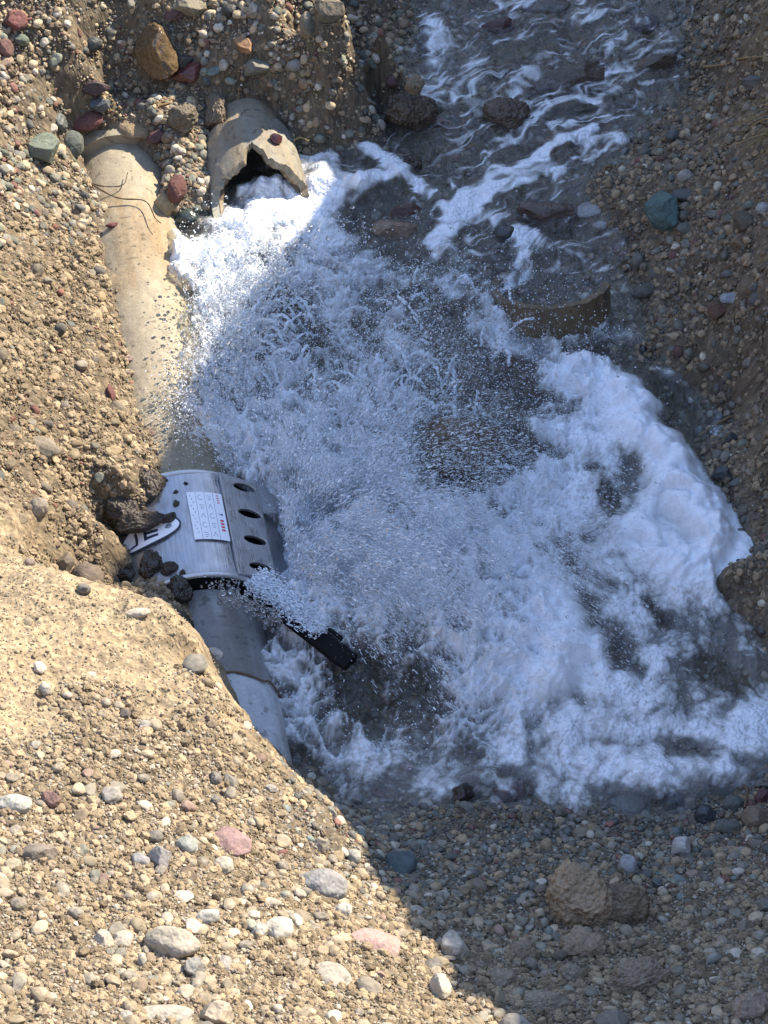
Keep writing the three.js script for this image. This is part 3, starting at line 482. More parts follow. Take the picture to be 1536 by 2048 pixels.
const TW = 1280, TH = 2048, cover = new Float32Array(TW * TH);
for (let y = 0, k = 0; y < TH; y++) for (let x = 0; x < TW; x++, k++) cover[k] = foamCover(mix(WX[0], WX[1], x / (TW - 1)), mix(WZ[0], WZ[1], y / (TH - 1)));
const E2 = THREE.MirroredRepeatWrapping;
const waterC = texture(TW, TH, (x, y) => { const f = cover[y * TW + x], g = n2(x * 0.45, y * 0.45, 560), h = n2(x * 0.11, y * 0.11, 561), v = 0.86 + 0.07 * g + 0.05 * h; return [mix(0.92, v * 0.965, f), mix(0.94, v * 1.0, f), mix(0.93, v * 1.045, f)]; }, false, E2);
const waterT = texture(TW, TH, (x, y) => { const f = cover[y * TW + x]; return [1 - f, mix(0.05, 0.3, sst(0.1, 0.8, f)), 0]; }, false, E2);
const waterB = texture(TW, TH, (x, y) => { const f = cover[y * TW + x], wx = mix(WX[0], WX[1], x / TW), wz = mix(WZ[0], WZ[1], y / TH), rough = 1 - 0.85 * sst(0.016, 0.04, pileAt(wx, wz)) * sst(0.2, 0.36, wx), v = 0.5 + rough * ((0.10 + 0.12 * f) * n2(x * 0.22 + y * 0.2, y * 0.22 - x * 0.2, 570) + 0.08 * n2(x * 0.5 - y * 0.3, y * 0.5 + x * 0.3, 573)) + 0.22 * n2(x * 0.07 + y * 0.04, y * 0.07 - x * 0.04, 571) * (1 - 0.5 * f) + 0.12 * f; return [v, v, v]; }, false, E2);
const waterMat = phys({ map: waterC, transmission: 1, transmissionMap: waterT, roughness: 1, roughnessMap: waterT, thickness: 0, ior: 1.33, bumpMap: waterB, bumpScale: 0.009 });
{
  const xs = [], zs = []; for (let x = WX[0]; x <= WX[1]; x += 0.0048) xs.push(x); for (let z = WZ[0]; z <= WZ[1]; z += 0.0052) zs.push(z);
  const far = []; for (let z = WZ[0] - 0.05; z > -4.8; z -= 0.05) far.unshift(z);
  const g = sheet(new Float64Array(xs), new Float64Array([...far, ...zs]), waterH), uv = g.attributes.uv, p = g.attributes.position;
  for (let i = 0; i < uv.count; i++) uv.setXY(i, (p.getX(i) - WX[0]) / (WX[1] - WX[0]), (p.getZ(i) - WZ[0]) / (WZ[1] - WZ[0]));
  tag(obj('stream_water', g, waterMat), 'foaming stream of clear water filling the trench', null, null, 'structure');
}

// ---------------------------------------------------------------- stones
function ball(detail) { const g = new THREE.IcosahedronGeometry(1, detail); g.deleteAttribute('uv'); g.deleteAttribute('normal'); return mergeVertices(g, 1e-4); }
const balls = {};
function stoneGeo(shape, s, detail = 7, box = null) {
  const keep = seed; seed = s * 7919 + 13;
  const g = (balls[detail] ??= ball(detail)).clone(), p = g.attributes.position, v = new THREE.Vector3();
  const planes = []; const np = shape === 'a' ? 15 : shape === 'f' ? 9 : shape === 'c' ? 9 : 4;
  for (let i = 0; i < np; i++) { if (shape === 'r' && i > 2) break; const n = new THREE.Vector3(gauss(), gauss(), gauss()).normalize(); planes.push([n, shape === 'a' ? rr(0.56, 0.86) : shape === 'c' ? rr(0.66, 0.9) : rr(0.72, 0.95)]); }
  const soft = shape === 'r' ? 0.35 : shape === 'f' ? 0.6 : 0.94;
  for (let i = 0; i < p.count; i++) {
    v.fromBufferAttribute(p, i); const o = v.clone();
    for (const [n, d] of planes) { const q = n.dot(v); if (q > d) v.addScaledVector(n, -(q - d) * soft); }
    let k = 1 + 0.16 * n3(o.x * 1.6 + s, o.y * 1.6, o.z * 1.6, s) * (shape === 'a' ? 0.4 : 1);
    if (shape === 'a') k += 0.05 * n3(o.x * 6, o.y * 6, o.z * 6, s + 3) + 0.02 * n3(o.x * 14, o.y * 14, o.z * 14, s + 5);
    else if (shape === 'c') k += 0.22 * f3(o.x * 2.4, o.y * 2.4, o.z * 2.4, 3, s + 9) + 0.16 * Math.abs(f3(o.x * 6, o.y * 6, o.z * 6, 3, s + 5)) + 0.05 * n3(o.x * 19, o.y * 19, o.z * 19, s + 8);
    else k += 0.012 * n3(o.x * 9, o.y * 9, o.z * 9, s + 7);
    v.multiplyScalar(k); p.setXYZ(i, v.x, v.y, v.z);
  }
  g.computeBoundingBox(); const b = g.boundingBox, c = b.getCenter(new THREE.Vector3()), e = b.getSize(new THREE.Vector3());
  g.translate(-c.x, -c.y, -c.z); g.scale(1 / e.x, 1 / e.y, 1 / e.z);
  g.computeVertexNormals(); seed = keep;
  const [bx, by, bz] = box ?? [0.03, 0.03, 0.03], o = g.toNonIndexed(), P = o.attributes.position, uv = new Float32Array(P.count * 2), A = new THREE.Vector3(), B = new THREE.Vector3(), C = new THREE.Vector3();
  for (let i = 0; i < P.count; i += 3) {
    A.fromBufferAttribute(P, i); B.fromBufferAttribute(P, i + 1).sub(A); C.fromBufferAttribute(P, i + 2).sub(A); B.cross(C); const n = [Math.abs(B.x), Math.abs(B.y), Math.abs(B.z)], m = n.indexOf(Math.max(...n));
    for (let j = i; j < i + 3; j++) { const x = P.getX(j) * bx * 6.25, y = P.getY(j) * by * 6.25, z = P.getZ(j) * bz * 6.25; uv[2 * j] = (m === 0 ? z : x) + s * 0.37; uv[2 * j + 1] = (m === 1 ? z : y) + s * 0.61; }
  }
  o.setAttribute('uv', new THREE.BufferAttribute(uv, 2)); return o;
}
const speckT = texture(256, 256, (x, y) => { const a = x / 256, b = y / 256, v = 0.80 + 0.24 * (tile(a, b, 50, 5) - 0.5) + 0.30 * (tile(a, b, 24, 6) - 0.5) + 0.22 * (tile(a, b, 7, 7) - 0.5) + (tile(a, b, 60, 8) > 0.86 ? 0.14 : 0); return [v, v * (1 + 0.05 * (tile(a, b, 9, 11) - 0.5)), v * (1 - 0.08 * (tile(a, b, 15, 12) - 0.5))]; });
const speckB = texture(256, 256, (x, y) => { const a = x / 256, b = y / 256, v = 0.4 * tile(a, b, 44, 5) + 0.4 * tile(a, b, 22, 6) + 0.3 * tile(a, b, 11, 7); return [v, v, v]; });
const crumbB = texture(256, 256, (x, y) => { const a = x / 256, b = y / 256, v = 0.4 * tile(a, b, 36, 15) + 0.4 * Math.abs(tile(a, b, 18, 16) - 0.5) * 2 + 0.3 * tile(a, b, 11, 17); return [v, v, v]; });
const stoneMats = {};
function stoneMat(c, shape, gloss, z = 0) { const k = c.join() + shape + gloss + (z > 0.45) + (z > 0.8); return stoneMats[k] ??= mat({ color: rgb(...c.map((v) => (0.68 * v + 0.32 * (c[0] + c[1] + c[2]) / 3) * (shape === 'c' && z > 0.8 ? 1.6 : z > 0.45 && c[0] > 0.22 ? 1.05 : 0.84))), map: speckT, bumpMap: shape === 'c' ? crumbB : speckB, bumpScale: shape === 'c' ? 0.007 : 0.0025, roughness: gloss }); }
const ROCKS = [  // name, x, z, [width, height, depth], shape, colour, turn, centre height, label, category
  ["boulder", -0.596, -1.385, [0.11, 0.137, 0.144], "a", [0.24, 0.14, 0.045], 0.4, 0.232, "ochre wet boulder standing on the gravel above the pipes", "rock"],
  ["stone", -0.516, -1.354, [0.084, 0.053, 0.055], "a", [0.2, 0.045, 0.03], 0.2, 0.179, "glossy dark red stone beside the ochre boulder", "stone"],
  ["stone", -0.781, -1.221, [0.102, 0.031, 0.065], "f", [0.27, 0.075, 0.05], 0.1, 0.133, "flat brick red stone lying on the pipe collar", "stone"],
  ["stone", -0.66, -1.232, [0.099, 0.033, 0.069], "f", [0.4, 0.27, 0.11], -0.3, 0.099, "flat tan stone leaning on the pipe collar", "stone"],
  ["stone", -0.595, -1.2, [0.055, 0.037, 0.038], "a", [0.15, 0.05, 0.04], 0.5, 0.094, "small maroon stone under the flat tan stone", "stone"],
  ["rock", -0.862, -1.033, [0.088, 0.078, 0.082], "a", [0.2, 0.25, 0.17], 0.3, 0.195, "grey green rock with pale flecks beside the pipe collar", "rock"],
  ["cobble", -0.806, -1.134, [0.062, 0.064, 0.067], "r", [0.17, 0.2, 0.16], 0.0, 0.128, "smooth green grey cobble at the end of the pipe collar", "cobble"],
  ["cobble", -0.563, -1.001, [0.049, 0.061, 0.064], "r", [0.52, 0.36, 0.12], 0.2, 0.037, "smooth yellow cobble in the gully between the two pipes", "cobble"],
  ["cobble", -0.53, -1.019, [0.049, 0.076, 0.08], "r", [0.2, 0.06, 0.045], -0.3, 0.074, "long red cobble in the gully between the two pipes", "cobble"],
  ["stone", -0.596, -1.084, [0.031, 0.044, 0.046], "a", [0.17, 0.05, 0.04], 0.5, 0.019, "small dark red stone next to the yellow cobble", "stone"],
  ["cobble", -0.51, -0.986, [0.059, 0.042, 0.044], "r", [0.07, 0.1, 0.085], 0.0, 0.009, "dark green wet cobble at the water below the red cobble", "cobble"],
  ["cobble", -0.569, -0.978, [0.034, 0.039, 0.041], "r", [0.3, 0.2, 0.05], 0.0, -0.028, "wet olive yellow cobble against the long pipe", "cobble"],
  ["stone", -0.928, -1.263, [0.065, 0.058, 0.061], "a", [0.28, 0.08, 0.06], 0.2, 0.423, "angular red stone at the top of the left bank", "stone"],
  ["stone", -0.915, -1.235, [0.043, 0.031, 0.033], "r", [0.17, 0.21, 0.14], 0.0, 0.382, "small moss green stone below the angular red stone", "stone"],
  ["stone", -0.949, -1.191, [0.043, 0.043, 0.045], "a", [0.3, 0.13, 0.09], 0.3, 0.393, "pinkish red stone below the angular red stone", "stone"],
  ["stone", -0.946, -1.166, [0.038, 0.02, 0.041], "f", [0.42, 0.27, 0.14], 0.3, 0.37, "orange tan stone below the pinkish red stone", "stone"],
  ["stone", -0.754, -1.35, [0.052, 0.042, 0.044], "r", [0.075, 0.085, 0.075], 0.2, 0.279, "dark grey green stone among pale pebbles on the left bank", "stone"],
  ["stone", -0.366, -1.388, [0.057, 0.044, 0.047], "a", [0.5, 0.24, 0.07], -0.4, 0.249, "orange stone in the crumbly soil behind the ochre boulder", "stone"],
  ["rock", -0.513, -1.46, [0.104, 0.057, 0.06], "a", [0.33, 0.27, 0.15], -0.2, 0.317, "tan grey rock half buried above the ochre boulder", "rock"],
  ["stone", -0.548, -1.444, [0.057, 0.031, 0.033], "a", [0.14, 0.055, 0.045], 0.1, 0.303, "dark maroon stone beside the half buried tan rock", "stone"],
  ["cobble", -0.402, -1.451, [0.044, 0.037, 0.039], "r", [0.07, 0.065, 0.055], 0.0, 0.308, "round dark cobble sunk in tan soil", "cobble"],
  ["cobble", -0.197, -1.382, [0.044, 0.066, 0.07], "r", [0.3, 0.24, 0.14], 0.1, 0.316, "upright tan cobble stuck in the soil bluff", "cobble"],
  ["rock", -0.139, -1.375, [0.072, 0.069, 0.073], "a", [0.24, 0.19, 0.11], 0.3, 0.368, "brown rock caked with soil on top of the bluff", "rock"],
  ["stone", -0.233, -1.351, [0.047, 0.03, 0.031], "r", [0.33, 0.3, 0.25], 0.2, 0.21, "pale grey pebble stone in the bluff above the broken pipe", "stone"],
  ["rock", -0.341, -1.367, [0.087, 0.053, 0.055], "a", [0.27, 0.26, 0.19], -0.3, 0.19, "grey green rock behind the broken pipe", "rock"],
  ["stone", -0.522, -1.377, [0.047, 0.039, 0.041], "a", [0.09, 0.09, 0.09], 0.0, 0.206, "dark grey stone touching the ochre boulder", "stone"],
  ["stone", -0.446, -1.361, [0.047, 0.017, 0.036], "f", [0.19, 0.25, 0.19], 0.2, 0.186, "pale green flat stone beside the glossy red stone", "stone"],
  ["stone", -0.747, -1.257, [0.078, 0.044, 0.046], "a", [0.1, 0.05, 0.045], 0.2, 0.213, "dark purple stone in the dark gravel of the left bank", "stone"],
  ["stone", -0.737, -1.241, [0.054, 0.036, 0.038], "a", [0.13, 0.14, 0.15], 0.2, 0.172, "blue grey angular stone behind the flat brick red stone", "stone"],
  ["stone", -0.83, -1.142, [0.041, 0.054, 0.056], "a", [0.11, 0.13, 0.11], 0.3, 0.185, "dark grey green wedge stone beside the flat brick red stone", "stone"],
  ["clod", -0.763, -1.117, [0.052, 0.039, 0.041], "c", [0.3, 0.22, 0.12], 0.0, 0.029, "crumbly tan soil lump on the long pipe", "clod"],
  ["clod", -0.524, -1.225, [0.086, 0.07, 0.074], "c", [0.24, 0.18, 0.1], 0.4, 0.14, "round soil lump full of grit behind the gully", "clod"],
  ["clod", -0.443, -1.299, [0.066, 0.111, 0.116], "c", [0.27, 0.2, 0.11], 0.1, 0.095, "tall crumbling soil lump beside the broken pipe", "clod"],
  ["clod", 0.073, -1.395, [0.162, 0.124, 0.13], "c", [0.15, 0.095, 0.05], 0.2, 0.02, "brown pointed clod standing in the stream with a light toned tip on top", "clod"],
  ["clod", 0.081, -1.387, [0.058, 0.053, 0.056], "c", [0.36, 0.25, 0.12], 0.6, 0.115, "sunlit tip of the pointed brown clod with sunlight put into its tan colour", "clod"],  // lit tip of the clod, the sunlight carried by a lighter colour
  ["clod", 0.329, -1.395, [0.129, 0.089, 0.093], "c", [0.16, 0.105, 0.06], -0.1, 0.01, "square brown clod standing in the stream", "clod"],
  ["clod", 0.071, -1.203, [0.063, 0.053, 0.056], "c", [0.11, 0.075, 0.045], 0.4, 0.0, "small dark clod in the foam behind the broken pipe", "clod"],
  ["slab", 0.528, -1.587, [0.263, 0.097, 0.102], "a", [0.14, 0.095, 0.055], 0.15, -0.03, "broad brown slab just under the rippling water", "rock"],
  ["rock", 0.753, -1.628, [0.125, 0.05, 0.052], "a", [0.15, 0.1, 0.06], 0.1, 0.0, "low brown rock breaking the water by the far right bank", "rock"],
  ["rock", 0.558, -1.497, [0.104, 0.047, 0.049], "a", [0.16, 0.13, 0.06], 0.3, -0.04, "olive brown rock glazed over by water", "rock"],
  ["rock", 0.323, -1.8, [0.099, 0.048, 0.05], "a", [0.13, 0.045, 0.04], 0.2, -0.01, "dark red rock in the upper stream", "rock"],
  ["rock", 0.458, -1.891, [0.148, 0.029, 0.06], "f", [0.15, 0.11, 0.07], 0.0, -0.01, "flat brown rock at the head of the stream", "rock"],
  ["rock", 0.74, -1.831, [0.085, 0.057, 0.06], "a", [0.08, 0.05, 0.045], 0.2, -0.03, "dark purple rock under water near the far right bank", "rock"],
  ["rock", 0.426, -1.034, [0.162, 0.081, 0.085], "a", [0.15, 0.085, 0.06], -0.1, -0.03, "reddish brown rock under water above the pipe shard", "rock"],
  ["stone", 0.549, -1.048, [0.104, 0.031, 0.065], "f", [0.36, 0.35, 0.33], 0.2, -0.015, "pale grey stone washed over beside the reddish brown rock", "stone"],
  ["stone", 0.559, -0.985, [0.041, 0.025, 0.026], "r", [0.4, 0.38, 0.35], 0.0, -0.02, "small white stone under water near the pale grey stone", "stone"],
  ["clod", -0.579, 0.09, [0.101, 0.094, 0.099], "c", [0.085, 0.06, 0.036], 0.12, 0.1, "dark damp soil heap at the left of the clamp badge", "clod"],
  ["clod", -0.534, 0.137, [0.115, 0.051, 0.053], "c", [0.08, 0.056, 0.034], 0.25, 0.135, "dark damp soil lump covering the top of the clamp badge", "clod"],
  ["clod", -0.48, 0.126, [0.044, 0.027, 0.028], "c", [0.07, 0.05, 0.03], 0.4, 0.132, "small dark soil lump on the end of the clamp badge", "clod"],
  ["clod", -0.463, 0.082, [0.02, 0.016, 0.016], "c", [0.07, 0.05, 0.03], 1.4, 0.128, "soil crumb just above the clamp badge", "clod"],
  ["clod", -0.533, 0.018, [0.101, 0.09, 0.095], "c", [0.1, 0.07, 0.042], 0.8, 0.11, "dark soil heap against the far end of the clamp", "clod"],  // much darker than the ground around it
  ["clod", -0.558, 0.232, [0.084, 0.066, 0.07], "c", [0.065, 0.045, 0.028], 0.2, 0.06, "dark wet soil heap under the near side of the clamp", "clod"],
  ["clod", -0.507, 0.244, [0.072, 0.055, 0.057], "c", [0.065, 0.045, 0.028], 1.1, 0.11, "dark wet soil lump lying on the near end of the clamp", "clod"],
  ["clod", -0.466, 0.261, [0.044, 0.033, 0.034], "c", [0.06, 0.043, 0.027], 0.5, 0.125, "knobbly dark soil lump on the near rim of the clamp", "clod"],
  ["clod", -0.436, 0.281, [0.028, 0.02, 0.021], "c", [0.06, 0.043, 0.027], 2.0, 0.125, "small dark soil lump hanging on the near rim of the clamp", "clod"],
  ["clod", -0.442, 0.317, [0.054, 0.065, 0.068], "c", [0.05, 0.037, 0.025], 0.7, 0.11, "black wet soil lump at the near rim of the clamp", "clod"],
  ["clod", -0.429, 0.413, [0.047, 0.075, 0.078], "c", [0.055, 0.042, 0.028], 0.7, 0.12, "dark soil lump between the sand edge and the grey pipe", "clod"],
  ["clod", -0.347, 0.569, [0.046, 0.073, 0.077], "c", [0.05, 0.04, 0.027], 0.4, 0.11, "dark soil lump beside the pipe seam", "clod"],
  ["clod", -0.317, 0.657, [0.046, 0.083, 0.087], "c", [0.05, 0.04, 0.027], 0.9, 0.1, "dark soil lump beside the pale lower pipe", "clod"],
  ["clod", -0.268, 0.749, [0.051, 0.061, 0.064], "c", [0.05, 0.04, 0.027], 1.4, 0.09, "dark soil lump where the pipe dives under the sand", "clod"],
  ["clod", -0.466, 0.045, [0.016, 0.013, 0.014], "c", [0.06, 0.043, 0.028], 0.3, 0.125, "tiny soil crumb on the far part of the clamp", "clod"],
  ["clod", -0.445, 0.02, [0.011, 0.011, 0.012], "c", [0.06, 0.043, 0.028], 0.9, 0.125, "tiny soil crumb near the far rim of the clamp", "clod"],
  ["clod", -0.493, 0.007, [0.029, 0.02, 0.021], "c", [0.07, 0.05, 0.03], 0.5, 0.12, "small mud smear lump at the far rim of the clamp", "clod"],
  ["clod", -0.418, 0.1, [0.018, 0.02, 0.021], "c", [0.06, 0.043, 0.028], 0.3, 0.12, "small soil speck stuck beside the sticker", "clod"],
  ["stone", -0.362, 0.49, [0.046, 0.016, 0.034], "f", [0.62, 0.52, 0.36], -0.3, 0.12, "pale flat piece standing in for a patch of sunlight at the sand edge above the pipe seam", "stone"],  // patch of sunlight on the pipe, made as an added pale piece
  ["rock", 0.18, -0.166, [0.192, 0.192, 0.202], "a", [0.2, 0.135, 0.055], 0.75, 0.03, "big ochre brown rock in the middle of the spray", "rock"],
  ["rock", 0.028, -0.952, [0.123, 0.051, 0.054], "a", [0.33, 0.2, 0.11], 0.1, 0.0, "orange brown rock in the foam below the broken pipe", "rock"],
  ["rock", 0.057, -1.017, [0.083, 0.039, 0.041], "a", [0.14, 0.06, 0.04], 0.2, 0.0, "dark red brown rock behind the orange brown rock", "rock"],
  ["rock", 0.311, -0.941, [0.064, 0.054, 0.057], "r", [0.06, 0.07, 0.065], 0.0, -0.01, "dark rounded rock washed by foam above the pipe shard", "rock"],
  ["rock", 0.702, -0.867, [0.082, 0.102, 0.108], "a", [0.1, 0.2, 0.18], 0.5, 0.134, "sharp teal rock jutting from the right bank", "rock"],
  ["stone", 0.758, -0.917, [0.083, 0.023, 0.047], "f", [0.12, 0.11, 0.095], -0.4, 0.148, "flat grey stone behind the sharp teal rock", "stone"],
  ["stone", 0.729, -0.953, [0.033, 0.046, 0.048], "a", [0.26, 0.17, 0.08], 0.2, 0.124, "tan angular stone behind the sharp teal rock", "stone"],
  ["stone", 0.825, -0.493, [0.062, 0.016, 0.033], "f", [0.42, 0.44, 0.46], -0.05, 0.202, "smooth pale blue oblong stone on the right bank", "stone"],
  ["rock", 0.793, -0.493, [0.055, 0.048, 0.05], "a", [0.2, 0.09, 0.04], 0.3, 0.161, "rusty brown rock just below the pale oblong stone", "rock"],
  ["stone", 0.858, -0.62, [0.055, 0.02, 0.042], "f", [0.3, 0.17, 0.07], -0.3, 0.266, "orange brown flat stone on the right bank", "stone"],
  ["stone", 0.713, -0.713, [0.032, 0.012, 0.025], "f", [0.5, 0.45, 0.36], -0.3, 0.084, "small cream flake stone above the waterline of the right bank", "stone"],
  ["stone", 0.636, -0.786, [0.035, 0.036, 0.038], "r", [0.24, 0.22, 0.18], 0.0, 0.045, "grey round stone at the foot of the teal rock", "stone"],
  ["stone", 0.746, -0.805, [0.042, 0.015, 0.031], "f", [0.16, 0.15, 0.12], 0.1, 0.141, "grey olive flat pebble right of the teal rock", "stone"],
  ["stone", 0.747, -0.844, [0.03, 0.028, 0.03], "r", [0.14, 0.12, 0.09], 0.1, 0.143, "brown round pebble against the teal rock", "stone"],
  ["stone", 0.886, -0.835, [0.032, 0.028, 0.029], "r", [0.32, 0.24, 0.14], 0.1, 0.315, "tan round stone under the dry grass roots", "stone"],
  ["stone", 0.9, -0.665, [0.036, 0.029, 0.031], "r", [0.45, 0.42, 0.38], 0.0, 0.329, "white speckled stone on the right bank edge", "stone"],
  ["stone", 0.863, -0.666, [0.048, 0.055, 0.058], "a", [0.17, 0.12, 0.07], 0.5, 0.286, "brown wedge stone next to a dark red one", "stone"],
  ["stone", 0.757, -1.224, [0.039, 0.037, 0.039], "r", [0.14, 0.15, 0.14], 0.5, 0.079, "round grey stone high on the right bank", "stone"],
  ["stone", 0.785, -0.08, [0.064, 0.032, 0.034], "a", [0.045, 0.05, 0.052], -0.2, 0.044, "black angular stone at the foam edge", "stone"],
  ["stone", 0.807, -0.179, [0.028, 0.026, 0.027], "a", [0.05, 0.055, 0.06], 0.2, 0.058, "small black stone above the black angular one", "stone"],
  ["stone", 0.736, -0.451, [0.034, 0.027, 0.029], "r", [0.18, 0.15, 0.1], 0.2, 0.056, "olive round stone above the thin foam pocket", "stone"],
  ["stone", 0.263, 0.741, [0.071, 0.046, 0.048], "r", [0.11, 0.035, 0.035], 0.05, -0.02, "smooth maroon oval stone at the water edge", "stone"],
  ["rock", 0.168, 0.759, [0.066, 0.052, 0.055], "a", [0.045, 0.035, 0.03], 0.3, -0.004, "dark jagged wet rock beside the maroon oval stone", "rock"],
  ["stone", 0.513, 0.773, [0.1, 0.025, 0.052], "f", [0.17, 0.17, 0.15], 0.1, -0.023, "flat grey green stone half in the foam", "stone"],
  ["stone", 0.6, 0.768, [0.046, 0.042, 0.044], "a", [0.05, 0.05, 0.05], 0.3, -0.021, "dark wet stone beside the flat grey green stone", "stone"],
  ["cobble", 0.657, 0.836, [0.049, 0.043, 0.045], "r", [0.055, 0.065, 0.08], 0.0, 0.038, "blue black cobble at the foam edge", "cobble"],
  ["stone", 0.711, 0.745, [0.058, 0.016, 0.034], "f", [0.1, 0.12, 0.085], 0.0, -0.021, "oblong dark green stone on the near shore", "stone"],
  ["cobble", 0.717, 0.811, [0.049, 0.037, 0.039], "r", [0.12, 0.14, 0.115], 0.2, 0.035, "green grey cobble below the oblong dark green stone", "cobble"],
  ["cobble", 0.693, 0.883, [0.052, 0.034, 0.036], "r", [0.17, 0.17, 0.145], -0.2, 0.066, "grey cobble below the blue black one", "cobble"],
  ["rock", 0.749, 0.876, [0.056, 0.052, 0.055], "a", [0.24, 0.16, 0.09], 0.2, 0.083, "brown rock beside the grey cobble on the shore", "rock"],
  ["stone", 0.776, 0.803, [0.035, 0.041, 0.043], "a", [0.13, 0.03, 0.03], 0.2, 0.046, "deep red stone near the shore twig", "stone"],
  ["stone", 0.031, 1.007, [0.065, 0.033, 0.069], "f", [0.11, 0.16, 0.165], -0.5, 0.131, "teal grey slab leaning on the near bank", "stone"],
  ["stone", 0.593, 0.938, [0.046, 0.042, 0.044], "a", [0.5, 0.46, 0.4], 0.4, 0.08, "white cream stone in the grey gravel", "stone"],
  ["stone", 0.478, 1.007, [0.037, 0.045, 0.047], "r", [0.4, 0.4, 0.41], 0.3, 0.12, "white speckled cobble stone behind the big clod", "stone"],
  ["clod", 0.37, 1.135, [0.132, 0.142, 0.149], "c", [0.27, 0.18, 0.085], 0.2, 0.22, "big square yellow brown clod on the near gravel", "clod"],
  ["clod", 0.45, 1.154, [0.104, 0.104, 0.109], "c", [0.17, 0.115, 0.06], 0.9, 0.21, "dark crumbling clod against the big square clod", "clod"],
  ["clod", 0.364, 1.267, [0.088, 0.066, 0.069], "c", [0.26, 0.185, 0.1], -0.2, 0.279, "smaller clod broken off below the big square clod", "clod"],
  ["clod", 0.249, 1.293, [0.065, 0.053, 0.055], "c", [0.22, 0.16, 0.09], 0.3, 0.294, "low crumbly clod left of the broken off clod", "clod"],
  ["clod", 0.337, 1.355, [0.041, 0.043, 0.045], "c", [0.24, 0.19, 0.12], 0.3, 0.329, "knobbly grey brown lump below the broken off clod", "clod"],
  ["clod", 0.446, 1.373, [0.107, 0.075, 0.078], "c", [0.21, 0.155, 0.09], 0.3, 0.345, "wide soil heap lump at the foot of the clods", "clod"],
  ["clod", 0.209, 1.387, [0.062, 0.049, 0.052], "c", [0.24, 0.18, 0.11], 0.3, 0.37, "soil lump with pebbles stuck in it near the sand edge", "clod"],
  ["clod", 0.627, 1.482, [0.069, 0.057, 0.059], "c", [0.25, 0.18, 0.11], 0.3, 0.442, "round soil lump in the near right gravel", "clod"],
  ["clod", 0.279, 1.456, [0.095, 0.052, 0.055], "c", [0.22, 0.17, 0.1], 0.1, 0.41, "long soil lump at the foot of the near slope", "clod"],
  ["cobble", -0.111, 1.223, [0.093, 0.061, 0.065], "r", [0.3, 0.29, 0.27], -0.35, 0.415, "large smooth grey cobble on the dry near gravel", "cobble"],
  ["stone", -0.274, 1.171, [0.077, 0.028, 0.058], "f", [0.34, 0.19, 0.17], -0.4, 0.476, "dusty red slab stone on the dry near gravel", "stone"],
  ["cobble", -0.345, 1.222, [0.04, 0.038, 0.04], "r", [0.31, 0.33, 0.27], 0.0, 0.547, "greenish round cobble beside the dusty red slab", "cobble"],
  ["stone", -0.384, 1.27, [0.041, 0.047, 0.049], "a", [0.3, 0.29, 0.26], 0.5, 0.589, "grey tilted stone beside the greenish cobble", "stone"],
  ["stone", -0.418, 1.286, [0.034, 0.026, 0.027], "r", [0.27, 0.26, 0.24], -0.4, 0.605, "small grey cobble next to the grey tilted stone", "stone"],
  ["rock", -0.579, 1.325, [0.064, 0.04, 0.042], "a", [0.24, 0.19, 0.14], -0.1, 0.689, "brown angular rock on the dry near gravel", "rock"],
  ["stone", -0.546, 1.358, [0.03, 0.019, 0.02], "r", [0.46, 0.34, 0.2], 0.0, 0.685, "peach pebble under the brown angular rock", "stone"],
  ["cobble", -0.633, 1.21, [0.057, 0.036, 0.038], "r", [0.42, 0.42, 0.33], -0.1, 0.664, "pale green oval cobble on the sand slope", "cobble"],
  ["stone", -0.578, 1.176, [0.036, 0.03, 0.031], "a", [0.24, 0.12, 0.09], -0.6, 0.626, "red brown stone beside the pale green oval cobble", "stone"],
  ["cobble", -0.343, 1.49, [0.093, 0.054, 0.057], "r", [0.43, 0.37, 0.26], -0.1, 0.689, "big tan cobble with sand on its top", "cobble"],
  ["stone", -0.304, 1.541, [0.037, 0.034, 0.035], "a", [0.34, 0.32, 0.27], 0.2, 0.702, "grey stone propped on the big tan cobble", "stone"],
  ["stone", -0.452, 1.505, [0.035, 0.034, 0.035], "a", [0.44, 0.37, 0.26], 0.2, 0.729, "left half of a split tan stone", "stone"],
  ["stone", -0.424, 1.496, [0.039, 0.016, 0.034], "f", [0.46, 0.39, 0.28], 0.7, 0.709, "right half of a split tan stone", "stone"],
  ["stone", -0.387, 1.54, [0.016, 0.021, 0.022], "r", [0.42, 0.38, 0.3], 0.0, 0.725, "small pebble at the side of the big tan cobble", "stone"],
  ["cobble", -0.18, 1.396, [0.056, 0.043, 0.046], "r", [0.56, 0.5, 0.38], 0.2, 0.563, "cream white round cobble on the dry near gravel", "cobble"],
  ["stone", -0.209, 1.412, [0.03, 0.034, 0.035], "a", [0.37, 0.35, 0.29], 0.2, 0.584, "grey stone beside the cream white cobble", "stone"],
  ["stone", -0.017, 1.361, [0.091, 0.029, 0.061], "f", [0.44, 0.26, 0.2], -0.15, 0.452, "pink flat slab half buried in sand", "stone"],
  ["rock", 0.126, 1.302, [0.049, 0.056, 0.059], "a", [0.55, 0.48, 0.36], 0.2, 0.339, "white rock at the edge of the near slope", "rock"],
  ["stone", -0.338, 1.683, [0.098, 0.02, 0.042], "f", [0.45, 0.39, 0.28], 0.0, 0.812, "wide flat tan stone low on the near slope", "stone"],
  ["stone", -0.26, 1.667, [0.057, 0.037, 0.039], "a", [0.46, 0.36, 0.23], 0.3, 0.784, "wedge shaped tan stone beside the wide flat one", "stone"],
  ["stone", -0.283, 1.247, [0.04, 0.033, 0.035], "r", [0.5, 0.44, 0.31], 0.2, 0.523, "cream round stone under the dusty red slab", "stone"],
